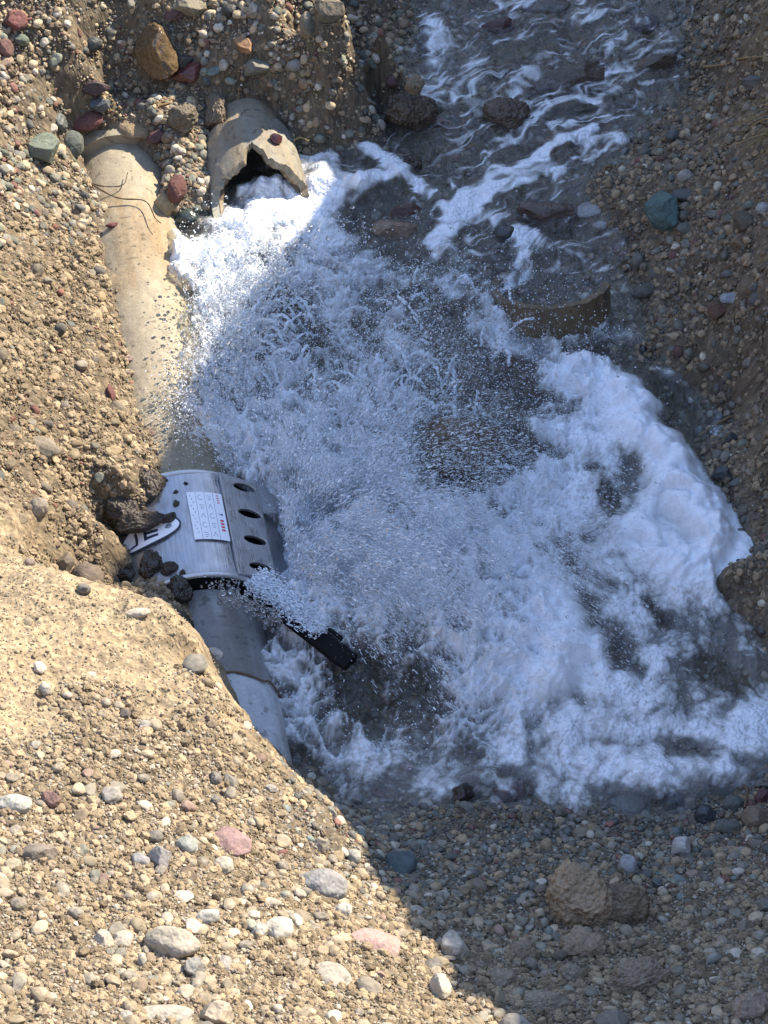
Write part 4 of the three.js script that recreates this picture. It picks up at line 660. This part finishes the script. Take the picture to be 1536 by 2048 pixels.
  ["stone", -0.249, 1.34, [0.043, 0.021, 0.022], "r", [0.47, 0.4, 0.28], 0.0, 0.553, "oval tan stone with a dark dimple", "stone"],
  ["stone", -0.198, 1.317, [0.043, 0.021, 0.023], "r", [0.48, 0.41, 0.28], 0.0, 0.515, "oval sand coloured stone in the middle of the gravel", "stone"],
  ["stone", -0.075, 1.282, [0.039, 0.027, 0.028], "r", [0.48, 0.44, 0.36], 0.1, 0.429, "pale round stone below the large grey cobble", "stone"],
  ["stone", -0.124, 1.275, [0.037, 0.011, 0.022], "f", [0.5, 0.28, 0.23], -0.2, 0.445, "small pink flake below the large grey cobble", "stone"],
  ["stone", -0.12, 1.081, [0.034, 0.03, 0.031], "a", [0.34, 0.28, 0.2], -0.3, 0.323, "brown blocky stone at the top of the dry near gravel", "stone"],
  ["stone", -0.057, 1.07, [0.028, 0.032, 0.034], "r", [0.33, 0.33, 0.27], 0.0, 0.26, "upright greenish stone at the edge of the near slope", "stone"],
  ["stone", -0.296, 1.398, [0.042, 0.029, 0.03], "r", [0.45, 0.42, 0.36], 0.2, 0.61, "pale grey half buried stone above the big tan cobble", "stone"],
  ["stone", -0.345, 1.356, [0.047, 0.014, 0.03], "f", [0.52, 0.46, 0.35], 0.0, 0.604, "white ringed flat stone in the dry near gravel", "stone"],
  ["stone", 0.096, 1.454, [0.039, 0.044, 0.047], "a", [0.46, 0.4, 0.28], 0.2, 0.47, "tan pointed stone near the edge of the slope", "stone"],
  ["stone", -0.09, 1.489, [0.083, 0.025, 0.052], "f", [0.42, 0.36, 0.26], -0.5, 0.579, "long half buried tan stone on the slope", "stone"],
  ["stone", -0.481, 0.632, [0.049, 0.019, 0.02], "r", [0.52, 0.44, 0.3], 0.15, 0.448, "pale oblong pebble on the sand mound", "stone"],
  ["stone", -0.627, 0.882, [0.022, 0.026, 0.028], "r", [0.4, 0.36, 0.28], 0.2, 0.545, "grey pebble sunk in the sand mound", "stone"],
  ["stone", -0.554, 0.812, [0.021, 0.009, 0.019], "f", [0.44, 0.4, 0.32], 0.2, 0.491, "small grey flake on the sand mound", "stone"],
  ["stone", -0.483, 0.899, [0.024, 0.019, 0.02], "a", [0.2, 0.16, 0.12], 0.2, 0.489, "dark brown pebble on the sand mound", "stone"],
  ["cobble", -0.628, 0.354, [0.068, 0.063, 0.066], "r", [0.22, 0.15, 0.095], 0.2, 0.21, "round brown cobble in the hollow beside the clamp", "cobble"],
  ["stone", -0.675, 0.341, [0.042, 0.049, 0.051], "a", [0.2, 0.145, 0.09], 0.2, 0.235, "brown stone wedged behind the round brown cobble", "stone"],
  ["stone", -0.723, 0.275, [0.04, 0.042, 0.044], "r", [0.34, 0.27, 0.17], 0.2, 0.345, "tan round stone on the left bank above the hollow", "stone"],
  ["stone", -0.74, 0.072, [0.087, 0.025, 0.051], "f", [0.33, 0.25, 0.15], -0.3, 0.311, "long tan stone on the left bank", "stone"],
  ["stone", -0.62, -0.426, [0.043, 0.014, 0.03], "f", [0.38, 0.23, 0.17], -0.3, 0.069, "pink tan flat stone on the side of the long pipe", "stone"],
  ["stone", -0.609, -0.372, [0.031, 0.02, 0.021], "r", [0.4, 0.28, 0.15], 0.0, 0.074, "small orange tan stone below the pink flat stone", "stone"],
  ["stone", -0.547, -0.311, [0.072, 0.021, 0.045], "f", [0.085, 0.085, 0.075], 0.1, -0.011, "dark wet flat stone lying on the long pipe", "stone"],
  ["stone", -0.549, -0.186, [0.047, 0.035, 0.037], "a", [0.24, 0.13, 0.08], -0.4, 0.067, "brown red stone above the clamp", "stone"],
  ["stone", -0.701, -0.279, [0.039, 0.03, 0.031], "a", [0.36, 0.3, 0.2], 0.4, 0.198, "pale stone half way up the left bank", "stone"],
  ["stone", -0.751, -0.37, [0.028, 0.029, 0.03], "r", [0.18, 0.16, 0.12], 0.4, 0.225, "olive pebble stone on the middle left bank", "stone"],
  ["stone", -0.632, -0.241, [0.021, 0.042, 0.044], "a", [0.22, 0.06, 0.05], 0.2, 0.141, "thin dark red stone on the left bank", "stone"],
  ["stone", -0.689, -0.891, [0.033, 0.015, 0.016], "a", [0.22, 0.05, 0.04], 0.2, 0.07, "small dark red chip lying on the long pipe", "stone"],
  ["stone", -0.279, -1.169, [0.034, 0.031, 0.033], "a", [0.16, 0.035, 0.03], 0.2, 0.115, "glossy red stone caught in the hole of the broken pipe", "stone"],
];
const spots = [];
const ROUGH = (label, c) => /glossy|wet/.test(label) ? 0.22 : /water|foam|stream|wash|spray/.test(label) ? 0.35 : Math.max(...c) < 0.16 ? 0.6 : 0.88;
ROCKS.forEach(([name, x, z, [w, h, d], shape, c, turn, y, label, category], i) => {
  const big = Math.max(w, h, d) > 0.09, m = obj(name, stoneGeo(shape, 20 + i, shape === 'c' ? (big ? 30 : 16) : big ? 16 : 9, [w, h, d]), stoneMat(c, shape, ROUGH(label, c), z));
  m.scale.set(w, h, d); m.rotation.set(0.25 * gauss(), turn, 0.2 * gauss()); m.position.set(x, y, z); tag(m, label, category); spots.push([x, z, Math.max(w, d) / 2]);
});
const ROOTS = [  // radius, points, colour, label
  [0.0035, [[-0.719, 0.154, -1.234], [-0.666, 0.129, -1.283], [-0.597, 0.155, -1.265], [-0.55, 0.145, -1.293]], [0.27, 0.17, 0.07], "thin dry root lying across the gravel behind the gully"],
  [0.0035, [[-0.61, 0.133, -1.239], [-0.586, 0.153, -1.255], [-0.559, 0.151, -1.27]], [0.27, 0.17, 0.07], "short curled root beside the round soil lump"],
  [0.002, [[-0.774, 0.085, -1.044], [-0.721, 0.085, -1.021], [-0.67, 0.085, -1.025], [-0.66, 0.085, -1.073]], [0.09, 0.06, 0.035], "forked dark twig resting on the long pipe"],
  [0.0022, [[-0.765, 0.085, -1.04], [-0.678, 0.085, -0.976], [-0.608, 0.085, -0.964], [-0.576, 0.085, -0.897], [-0.562, 0.085, -0.882]], [0.1, 0.065, 0.035], "long thin root draped over the long pipe"],
  [0.0035, [[0.87, 0.058, -1.534], [0.91, 0.135, -1.447], [0.9, 0.35, -1.202], [0.956, 0.419, -1.126]], [0.34, 0.24, 0.11], "pale dry root arching off the far right bank"],
  [0.0045, [[0.806, 0.016, 0.698], [0.768, -0.008, 0.709], [0.747, -0.016, 0.714], [0.75, 0.02, 0.764], [0.732, 0.064, 0.836]], [0.17, 0.11, 0.06], "bent brown twig on the near shore beside the deep red stone"],
  [0.004, [[0.752, -0.04, -0.273], [0.778, -0.026, -0.286], [0.822, 0.02, -0.283]], [0.28, 0.19, 0.09], "short straight stick over the foam at the right bank"],
  [0.003, [[-0.409, 0.059, -1.315], [-0.389, 0.088, -1.328], [-0.382, 0.137, -1.339]], [0.36, 0.27, 0.13], "thin upright stem behind the broken pipe"],
  [0.003, [[-0.239, 0.06, -1.226], [-0.221, 0.06, -1.24], [-0.197, 0.06, -1.224]], [0.36, 0.26, 0.12], "little dry root at the side of the broken pipe"],
  [0.003, [[0.003, 0.143, -1.473], [0.044, -0.014, -1.643], [0.108, -0.037, -1.679]], [0.24, 0.17, 0.09], "thin root hanging from the soil bluff"],
  [0.003, [[0.008, 0.138, -1.473], [0.036, 0.1, -1.479], [0.046, 0.074, -1.475]], [0.24, 0.17, 0.09], "second thin root hanging from the soil bluff"],
];
for (const [r, pts, c, label] of ROOTS) tag(obj(/twig|stick|stem/.test(label) ? 'twig' : 'root', tube(pts, r, 7), rootMat(c)), label, /twig|stick|stem/.test(label) ? 'twig' : 'root');
{ const tuft = thing('grass_tuft', 'tuft of dry straw grass roots hanging over the right bank', 'grass tuft'); const m = rootMat([0.36, 0.25, 0.11]);
  for (let i = 0; i < 26; i++) { const a = rr(-0.5, 1.0), L = rr(0.05, 0.15), x0 = 0.965 + rr(-0.02, 0.03), z0 = -0.86 + rr(-0.07, 0.05), y0 = H(x0, z0) + 0.02, x1 = x0 - L * Math.cos(a), z1 = z0 + L * Math.sin(a), pts = []; for (let k = 0; k <= 4; k++) { const t = k / 4, X = mix(x0, x1, t) + 0.006 * gauss(), Z = mix(z0, z1, t) + 0.006 * gauss(); pts.push([X, Math.max(H(X, Z) + 0.006, y0 - 0.4 * t * L + 0.03 * t * (1 - t)), Z]); } obj('blade', tube(pts, rr(0.001, 0.0022), 5), m, tuft); } }

// ---------------------------------------------------------------- loose gravel, grit and crumbs
const PAL = {
  dusty: [[0.354, 0.289, 0.197, 7], [0.308, 0.259, 0.184, 5], [0.262, 0.233, 0.181, 4], [0.289, 0.203, 0.158, 0.9], [0.236, 0.236, 0.190, 1], [0.433, 0.387, 0.308, 2.4], [0.197, 0.151, 0.102, 1.6]],
  wash: [[0.193, 0.181, 0.145, 3], [0.121, 0.121, 0.109, 2], [0.177, 0.186, 0.141, 2], [0.177, 0.089, 0.069, 0.9], [0.371, 0.298, 0.193, 4], [0.468, 0.412, 0.323, 1.6], [0.242, 0.177, 0.113, 2]],
  soil: [[0.274, 0.205, 0.116, 4], [0.226, 0.178, 0.109, 3], [0.329, 0.260, 0.164, 2], [0.164, 0.143, 0.109, 1], [0.192, 0.089, 0.062, 0.6], [0.137, 0.143, 0.116, 0.7]],
  right: [[0.209, 0.170, 0.122, 3], [0.166, 0.150, 0.122, 3], [0.265, 0.198, 0.122, 2], [0.155, 0.083, 0.066, 0.8], [0.166, 0.177, 0.138, 0.7], [0.464, 0.410, 0.308, 0.6], [0.111, 0.105, 0.095, 1]],
  shore: [[0.226, 0.200, 0.160, 4], [0.141, 0.136, 0.119, 3], [0.249, 0.242, 0.194, 2], [0.165, 0.194, 0.173, 0.8], [0.190, 0.096, 0.077, 0.8], [0.474, 0.426, 0.345, 1.1], [0.307, 0.236, 0.148, 3], [0.378, 0.338, 0.273, 1]],
  bed: [[0.238, 0.203, 0.148, 3], [0.167, 0.161, 0.143, 3], [0.309, 0.238, 0.155, 2], [0.190, 0.095, 0.077, 0.7], [0.405, 0.370, 0.309, 1]],
};
const pick = (p) => { let t = rnd() * p.reduce((a, c) => a + c[3], 0); for (const c of p) if ((t -= c[3]) < 0) return c; return p[0]; };
const pipeAxisX = (z) => -0.414 + 0.195 * (z - 0.28);
function covered(x, z, h) {                                    // under a pipe
  const dx = Math.abs(x - pipeAxisX(z)) / 1.02, r = z > -0.02 && z < 0.31 ? 0.188 : z < -1.2 && z > -1.45 ? 0.172 : 0.14;
  if (dx < r && z < 1.2 && h < -0.055 + Math.sqrt(r * r - dx * dx) - 0.004) return true;
  const bx = Math.abs(x - (-0.312 + 0.2 * (z + 1.0))); return bx < 0.137 && z < -0.9 && z > -1.7 && h < Math.sqrt(0.137 ** 2 - bx * bx) - 0.016;
}
const zoneOf = (x, z, h) => { if (h < -0.012) return 'bed'; const n = zones(x, z), o = [['dusty', n.dusty - n.sand], ['sand', n.sand], ['soil', n.left], ['wash', n.wash], ['right', n.right], ['shore', n.shore]]; let t = rnd() * o.reduce((a, c) => a + Math.max(0, c[1]), 0.0001); for (const [k, v] of o) if ((t -= Math.max(0, v)) < 0) return k; return 'right'; };
const upv = new THREE.Vector3(0, 1, 0), q1 = new THREE.Quaternion(), q2 = new THREE.Quaternion(), nrm = new THREE.Vector3(), eul = new THREE.Euler();
function placeOn(x, z, w, h, d, sink) {                        // matrix of a stone bedded in the slope
  const e = 0.012, y = H(x, z); nrm.set(H(x - e, z) - H(x + e, z), 2 * e, H(x, z - e) - H(x, z + e)).normalize().lerp(upv, 0.35).normalize();
  q1.setFromUnitVectors(upv, nrm); q2.setFromEuler(eul.set(0.35 * gauss(), rr(0, TAU), 0.35 * gauss())); q1.multiply(q2);
  return new THREE.Matrix4().compose(new THREE.Vector3(x, y, z).addScaledVector(nrm, h * (0.5 - sink)), q1.clone(), new THREE.Vector3(w, h, d));
}
const free = (x, z, r) => spots.every(([a, b, q]) => Math.hypot(x - a, z - b) > q * 0.8 + r * 0.5);
const AREA = { x: [-1.05, 1.15], z: [-2.0, 1.75] };
// single stones, one object each
const COLOURS = [[0.09, 'dark'], [0.17, 'grey'], [0.28, 'brown grey'], [0.42, 'tan'], [0.9, 'cream']];
const PLACE = { dusty: 'bedded in the dry gravel of the near bank', sand: 'half sunk in the sand mound', soil: 'sticking out of the crumbly left bank', wash: 'among the mixed gravel behind the pipes', right: 'sticking out of the brown right bank', shore: 'in the grey gravel of the near shore', bed: 'on the stream bed' };
const singles = Array.from({ length: 8 }, (_, i) => stoneGeo(i < 3 ? 'r' : i < 7 ? 'a' : 'f', 300 + i, 7));
const plain = (c) => { const [r, g, b] = c; if (r > 1.45 * g) return g < 0.1 ? 'maroon' : 'pinkish'; if (g > r * 1.03) return 'greenish'; const l = r * 0.4 + g * 0.5 + b * 0.1; return l < 0.115 ? 'dark grey' : r > 1.35 * b ? (l > 0.3 ? 'tan' : 'brown') : l > 0.33 ? 'pale' : 'grey'; };
{ let n = 0, tries = 0; while (n < 175 && tries++ < 6000) {
  const x = rr(...AREA.x), z = rr(...AREA.z), h = H(x, z), zn = zoneOf(x, z, h); if (zn === 'bed' || zn === 'sand' && rnd() < 0.93 || covered(x, z, h)) continue;
  const s = 0.021 + (zn === 'dusty' ? 0.036 : 0.025) * Math.pow(rnd(), 2.6); if (!free(x, z, s)) continue;
  const c = pick(PAL[zn === 'sand' ? 'dusty' : zn]), k = rr(0.85, 1.15), i = Math.floor(rnd() * 8);
  const m = obj('stone', singles[i], stoneMat(c.slice(0, 3).map((v) => Math.round(v * k * 12) / 12 < 0.01 ? v : v), 's', 0.85));
  m.applyMatrix4(placeOn(x, z, s * rr(1, 1.5), s * rr(0.6, 0.9), s * rr(0.85, 1.2), 0.25));
  const look = `${plain(c)} ${i < 3 ? 'rounded' : i < 7 ? 'angular' : 'flat'} stone ${PLACE[zn]}`; tag(m, look, 'stone', `${plain(c)} ${i < 3 ? 'rounded' : i < 7 ? 'angular' : 'flat'} stones ${PLACE[zn]}`); spots.push([x, z, s / 2]); n++;
} }
// everything smaller, as masses
const mass = {};
const DENS = { // per square metre: gravel, grit ; crumbs
  dusty: [1700, 26000, 16000], sand: [40, 9000, 1800], soil: [900, 22000, 22000], wash: [6500, 22000, 9000], right: [1800, 15000, 12000], shore: [5200, 26000, 4000], bed: [1500, 0, 0] };
const most = [6500, 26000, 22000], WIDE = { x: [-1.35, 1.35], z: [-2.3, 1.9] }, area = (WIDE.x[1] - WIDE.x[0]) * (WIDE.z[1] - WIDE.z[0]);
for (let kind = 0; kind < 3; kind++) {
  const total = Math.round(most[kind] * area);
  for (let t = 0; t < total; t++) {
    const x = rr(...WIDE.x), z = rr(...WIDE.z), h = H(x, z), zn = zoneOf(x, z, h);
    if (rnd() * most[kind] > DENS[zn][kind] * (kind === 0 ? clamp(1 + 0.9 * n2(x * 6, z * 6, 800), 0.3, 2) : 1) || covered(x, z, h)) continue;
    if (kind === 0 && !free(x, z, 0.012)) continue;
    const s = kind === 0 ? (zn === 'shore' ? 0.007 + 0.015 * Math.pow(rnd(), 2.6) : 0.0075 + 0.019 * Math.pow(rnd(), 2.6)) : kind === 1 ? (zn === 'sand' ? 0.0022 + 0.003 * rnd() * rnd() : 0.0032 + 0.005 * rnd() * rnd()) : (zn === 'soil' ? 0.003 + 0.017 * Math.pow(rnd(), 4.5) : zn === 'sand' ? 0.003 + 0.006 * Math.pow(rnd(), 3) : 0.004 + 0.015 * Math.pow(rnd(), 3));
    const c = kind === 2 ? (zn === 'sand' ? [0.46, 0.37, 0.24] : zn === 'right' ? [0.36, 0.275, 0.178] : [0.38, 0.30, 0.195]) : pick(PAL[zn === 'sand' ? 'dusty' : zn]), k = kind === 2 ? rr(0.45, 1.3) : rr(0.7, 1.25);
    const wet = kind < 2 && (zn === 'right' || zn === 'shore') && h < 0.035 + 0.035 * n2(x * 20, z * 20, 820);
    const v = kind === 0 ? (zn === 'dusty' || zn === 'soil' ? [1, 3, 1, 3, 0, 2] : [0, 1, 2, 3, 2, 1])[Math.floor(rnd() * 6)] : Math.floor(rnd() * 2), key = `${kind}${wet ? 'wet' : zn}${v}`;
    const b = mass[key] ??= { kind, zn: wet ? 'wet' : zn, v, m: [], c: [] };
    b.m.push(placeOn(x, z, s * rr(0.9, 1.5), s * rr(0.55, 0.95), s * rr(0.8, 1.25), kind === 2 ? 0.3 : kind === 0 ? 0.3 : 0.15)); { const q = wet ? k * 0.6 : k; b.c.push(c[0] * q, c[1] * q, c[2] * q); }
  }
}
const pebbles = [stoneGeo('r', 401, 4), stoneGeo('a', 402, 4), stoneGeo('f', 403, 4), stoneGeo('a', 404, 4)], grits = [stoneGeo('a', 411, 1), stoneGeo('r', 412, 1)], crumbs = [stoneGeo('c', 421, 5), stoneGeo('a', 422, 5)];
const looseMat = mat({ color: rgb(1.2, 1.2, 1.2), map: speckT, bumpMap: speckB, bumpScale: 0.0015, roughness: 0.88 }), wetMat = mat({ color: rgb(1.1, 1.1, 1.1), map: speckT, roughness: 0.28 }), crumbMat = mat({ color: rgb(1.2, 1.2, 1.2), map: grainT, bumpMap: crumbB, bumpScale: 0.003, roughness: 0.95 });
const SHAPES = [['rounded', 'angular', 'flat', 'broken'], ['sharp', 'smooth'], ['lumpy', 'crumbly']];
const WHERE = { dusty: 'on the dry near bank', sand: 'on the sand mound', soil: 'on the left bank', wash: 'behind the pipes', right: 'on the right bank', shore: 'on the near shore', bed: 'on the stream bed', wet: 'wet along the waterline' };
for (const k in mass) { const b = mass[k], geo = [pebbles, grits, crumbs][b.kind][b.v];
  const im = new THREE.InstancedMesh(geo, b.kind === 2 ? crumbMat : b.zn === 'bed' || b.zn === 'wet' ? wetMat : looseMat, b.m.length);
  b.m.forEach((m, i) => im.setMatrixAt(i, m)); b.m.forEach((m, i) => im.setColorAt(i, rgb(b.c[3 * i], b.c[3 * i + 1], b.c[3 * i + 2])));
  im.name = numbered(['loose_gravel', 'fine_grit', 'soil_crumbs'][b.kind]); im.castShadow = im.receiveShadow = true;
  tag(im, `${SHAPES[b.kind][b.v]} ${['loose gravel', 'fine grit', 'soil crumbs'][b.kind]} scattered ${WHERE[b.zn]}`, ['gravel', 'grit', 'soil'][b.kind], null, 'stuff'); scene.add(im); }

// ---------------------------------------------------------------- spray
function spray(name, label, n, geo, material, fn) {
  const im = new THREE.InstancedMesh(geo, material, n), m = new THREE.Matrix4(), q = new THREE.Quaternion(), zx = new THREE.Vector3(0, 0, 1);
  for (let i = 0; i < n; i++) { const { p, v, s, l } = fn(i); q.setFromUnitVectors(zx, v.normalize()); m.compose(p, q, new THREE.Vector3(s * rr(0.7, 1.2), s * rr(0.7, 1.2), s * l)); im.setMatrixAt(i, m); }
  im.name = numbered(name); im.castShadow = im.receiveShadow = true; tag(im, label, 'spray', null, 'stuff'); scene.add(im); return im;
}
const V = (x, y, z) => new THREE.Vector3(x, y, z);
const drop = ball(2); drop.scale(0.5, 0.5, 0.5); drop.computeVertexNormals();
const bead = ball(0); bead.scale(0.5, 0.5, 0.5); bead.computeVertexNormals();
const white = phys({ color: rgb(0.85, 0.92, 0.98), roughness: 0.25, transmission: 0.12, thickness: 0, ior: 1.33 });
const glass = phys({ color: rgb(1, 1, 1), roughness: 0.0, transmission: 1, thickness: 0.01, ior: 1.33 });
// the fan thrown from the split under the clamp: each drop sits on its own ballistic path
const fan = () => {
  const a = rr(-1.75, 0.75) + 0.15 * gauss(), lift = Math.pow(rnd(), 0.8) * 0.95, sp = rr(1.2, 3.1) * (a < -1.2 ? 0.85 : 1), s0 = V(-0.215 + 0.02 * gauss(), 0.04 + 0.03 * rnd(), 0.17 + 0.10 * gauss());
  const v = V(Math.cos(a) * Math.cos(lift) * sp, Math.sin(lift) * sp, Math.sin(a) * Math.cos(lift) * sp), T = (v.y + Math.sqrt(v.y * v.y + 2 * 9.81 * s0.y)) / 9.81, t = T * Math.pow(rnd(), 0.75);
  return { p: V(s0.x + v.x * t, s0.y + v.y * t - 4.905 * t * t, s0.z + v.z * t), v: V(v.x, v.y - 9.81 * t, v.z) };
};
const clump = (p) => 0.5 + 0.9 * n3(p.x * 14, p.y * 14, p.z * 14, 900) + 0.7 * n3(p.x * 38, p.y * 38, p.z * 38, 901);
const offClamp = (p) => p.z < -0.03 || p.z > 0.33 || p.x > pipeAxisX(p.z) + 0.215 + 0.09 * rnd();
const keepDrop = (f, clot = 0) => { for (let i = 0; i < 90; i++) { const o = f(); const lim = waterH(o.p.x, o.p.z); if (o.p.y > lim - 0.006 && o.p.y < 0.40 && o.p.x > pipeAxisX(o.p.z) + 0.10 && o.p.x < 0.75 && o.p.z > -0.75 && o.p.z < 0.62 && offClamp(o.p) && (!clot || rnd() < clump(o.p))) return o; } return { p: V(0.1, 0.05, 0.1), v: V(0, 1, 0) }; };
spray('jet_spray', 'dense white jet spray fanning out from the clamp over the stream', 190000, bead, white, () => ({ ...keepDrop(fan, 1), s: 0.0005 + 0.0010 * Math.pow(rnd(), 2.5), l: rr(1.2, 4) }));
spray('jet_flecks', 'bright white flecks of water in the jet from the clamp', 9000, bead, white, () => ({ ...keepDrop(fan, 1), s: 0.0015 + 0.0042 * Math.pow(rnd(), 3), l: rr(1, 3) }));
spray('jet_streaks', 'fine drawn out threads of water shooting out of the jet', 20000, bead, white, () => ({ ...keepDrop(fan, 1), s: rr(0.0009, 0.0018), l: rr(5, 10) }));
const skin = () => { for (;;) { const x = rr(-0.45, 0.8), z = rr(-0.95, 0.72), f = foamAt(x, z) * (1 - clearAt(x, z)); if (x > pipeAxisX(z) + 0.12 && rnd() < f * (0.06 + 0.94 * choppy(x, z)) && rnd() < 0.55 + 0.7 * n2(x * 26, z * 24, 910) && offClamp({ x, z })) return { p: V(x, waterH(x, z) + rr(-0.0005, 0.006), z), v: V(gauss(), 0.6 * gauss(), gauss()) }; } };
spray('surface_froth', 'froth of small bubbles and drops dancing on the churned water', 16000, bead, white, () => ({ ...skin(), s: 0.0012 + 0.0026 * Math.pow(rnd(), 2.5), l: rr(1, 2.2) }));
spray('jet_drops', 'clear water drops flying out of the jet', 9000, drop, glass, () => ({ ...keepDrop(fan, 1), s: 0.002 + 0.006 * Math.pow(rnd(), 3), l: rr(1, 1.6) }));
// drops thrown up beside the pipes, in the sun, and strings of drops
const patch = (list) => { for (;;) { const [cx, cz, rx, rz, y0, y1] = list[Math.floor(rnd() * list.length)], p = V(cx + rx * gauss() * 1.3, mix(y0, y1, Math.pow(rnd(), 1.7)), cz + rz * gauss() * 1.3); if ((p.x > pipeAxisX(p.z) + 0.10 || p.y > 0.10 && p.z > -0.5) && offClamp(p) && rnd() < clump(p) + 0.15) return { p, v: V(gauss(), gauss(), gauss()) }; } };
const SPL = [[-0.38, -0.62, 0.10, 0.16, 0.02, 0.2], [-0.38, -0.30, 0.07, 0.2, 0.02, 0.18], [-0.25, -0.78, 0.14, 0.1, 0.02, 0.12], [-0.15, -0.55, 0.2, 0.2, 0.01, 0.16], [-0.44, -0.22, 0.06, 0.13, 0.04, 0.17]];
const size = () => 0.0022 + 0.0065 * Math.pow(rnd(), 3);
spray('splash_drops', 'clear drops splashing up beside the long pipe', 4200, drop, glass, () => ({ ...patch(SPL), s: size() * 1.15, l: rr(1, 1.3) }));
spray('splash_froth', 'white frothy drops splashing up beside the long pipe', 16000, bead, white, () => ({ ...patch(SPL), s: size() * 0.5, l: rr(1, 1.6) }));
const MID = [[0.17, -0.25, 0.12, 0.16, 0.06, 0.2], [0.3, -0.55, 0.2, 0.15, 0.04, 0.16], [0.05, -0.55, 0.25, 0.2, 0.04, 0.16]];
spray('stray_drops', 'stray round drops hanging over the rock and the shard', 1500, drop, glass, () => ({ ...patch(MID), s: size(), l: 1.05 }));
spray('stray_froth', 'small white drops hanging over the rock and the shard', 3600, bead, white, () => ({ ...patch(MID), s: size() * 0.5, l: 1.15 }));
spray('clamp_drops', 'clear drops dancing on the near rim of the clamp', 500, drop, glass, () => { const t = rnd(); return { p: V(mix(-0.36, -0.22, t) + 0.03 * gauss(), mix(0.15, 0.07, t) + 0.02 * rnd(), mix(0.34, 0.37, t) + 0.03 * gauss()), v: V(gauss(), gauss(), gauss()), s: size(), l: 1.2 }; });
spray('bar_splash', 'white water breaking over the upper half of the rubber bar', 5200, bead, white, () => { const t = Math.pow(rnd(), 1.3), w = gauss(); return { p: V(mix(-0.28, -0.13, t) + 0.018 * w + 0.008 * gauss(), mix(0.088, 0.066, t) + 0.014 * Math.pow(rnd(), 2), mix(0.262, 0.385, t) - 0.02 * w + 0.010 * gauss()), v: V(0.8 + 0.4 * gauss(), 0.3 * gauss(), 0.6 + 0.4 * gauss()), s: 0.0012 + 0.0028 * Math.pow(rnd(), 2.2), l: rr(1, 3.5) }; });
const STR = []; for (let k = 0; k < 120; k++) { const x = k < 46 ? -0.31 + 0.10 * gauss() : -0.02 + 0.25 * gauss(), z = k < 46 ? -0.58 + 0.16 * gauss() : -0.35 + 0.3 * gauss(), a = k < 46 ? rr(-1.2, 1.2) : rr(0, TAU), sp = rr(0.2, 0.7), up = rr(0.5, 1.4); STR.push([x, z, Math.cos(a) * sp, up, Math.sin(a) * sp]); }
spray('water_strands', 'twisted strings of water thrown up by the splash', 11000, bead, white, () => { const [x, z, vx, vy, vz] = STR[Math.floor(rnd() * STR.length)], t = rnd() * 0.15 + 0.02, wob = 0.004 * n2(t * 60, x * 50, 7); return { p: V(x + vx * t + wob + 0.0025 * gauss(), 0.015 + vy * t - 4.9 * t * t + 0.0025 * gauss(), z + vz * t - wob + 0.0025 * gauss()), v: V(vx, vy - 9.81 * t, vz), s: rr(0.002, 0.0055), l: rr(1, 2) }; });
console.log('built', Object.keys(mass).length, Object.values(mass).map((b) => b.m.length).reduce((a, b) => a + b, 0));

renderer.render(scene, camera);
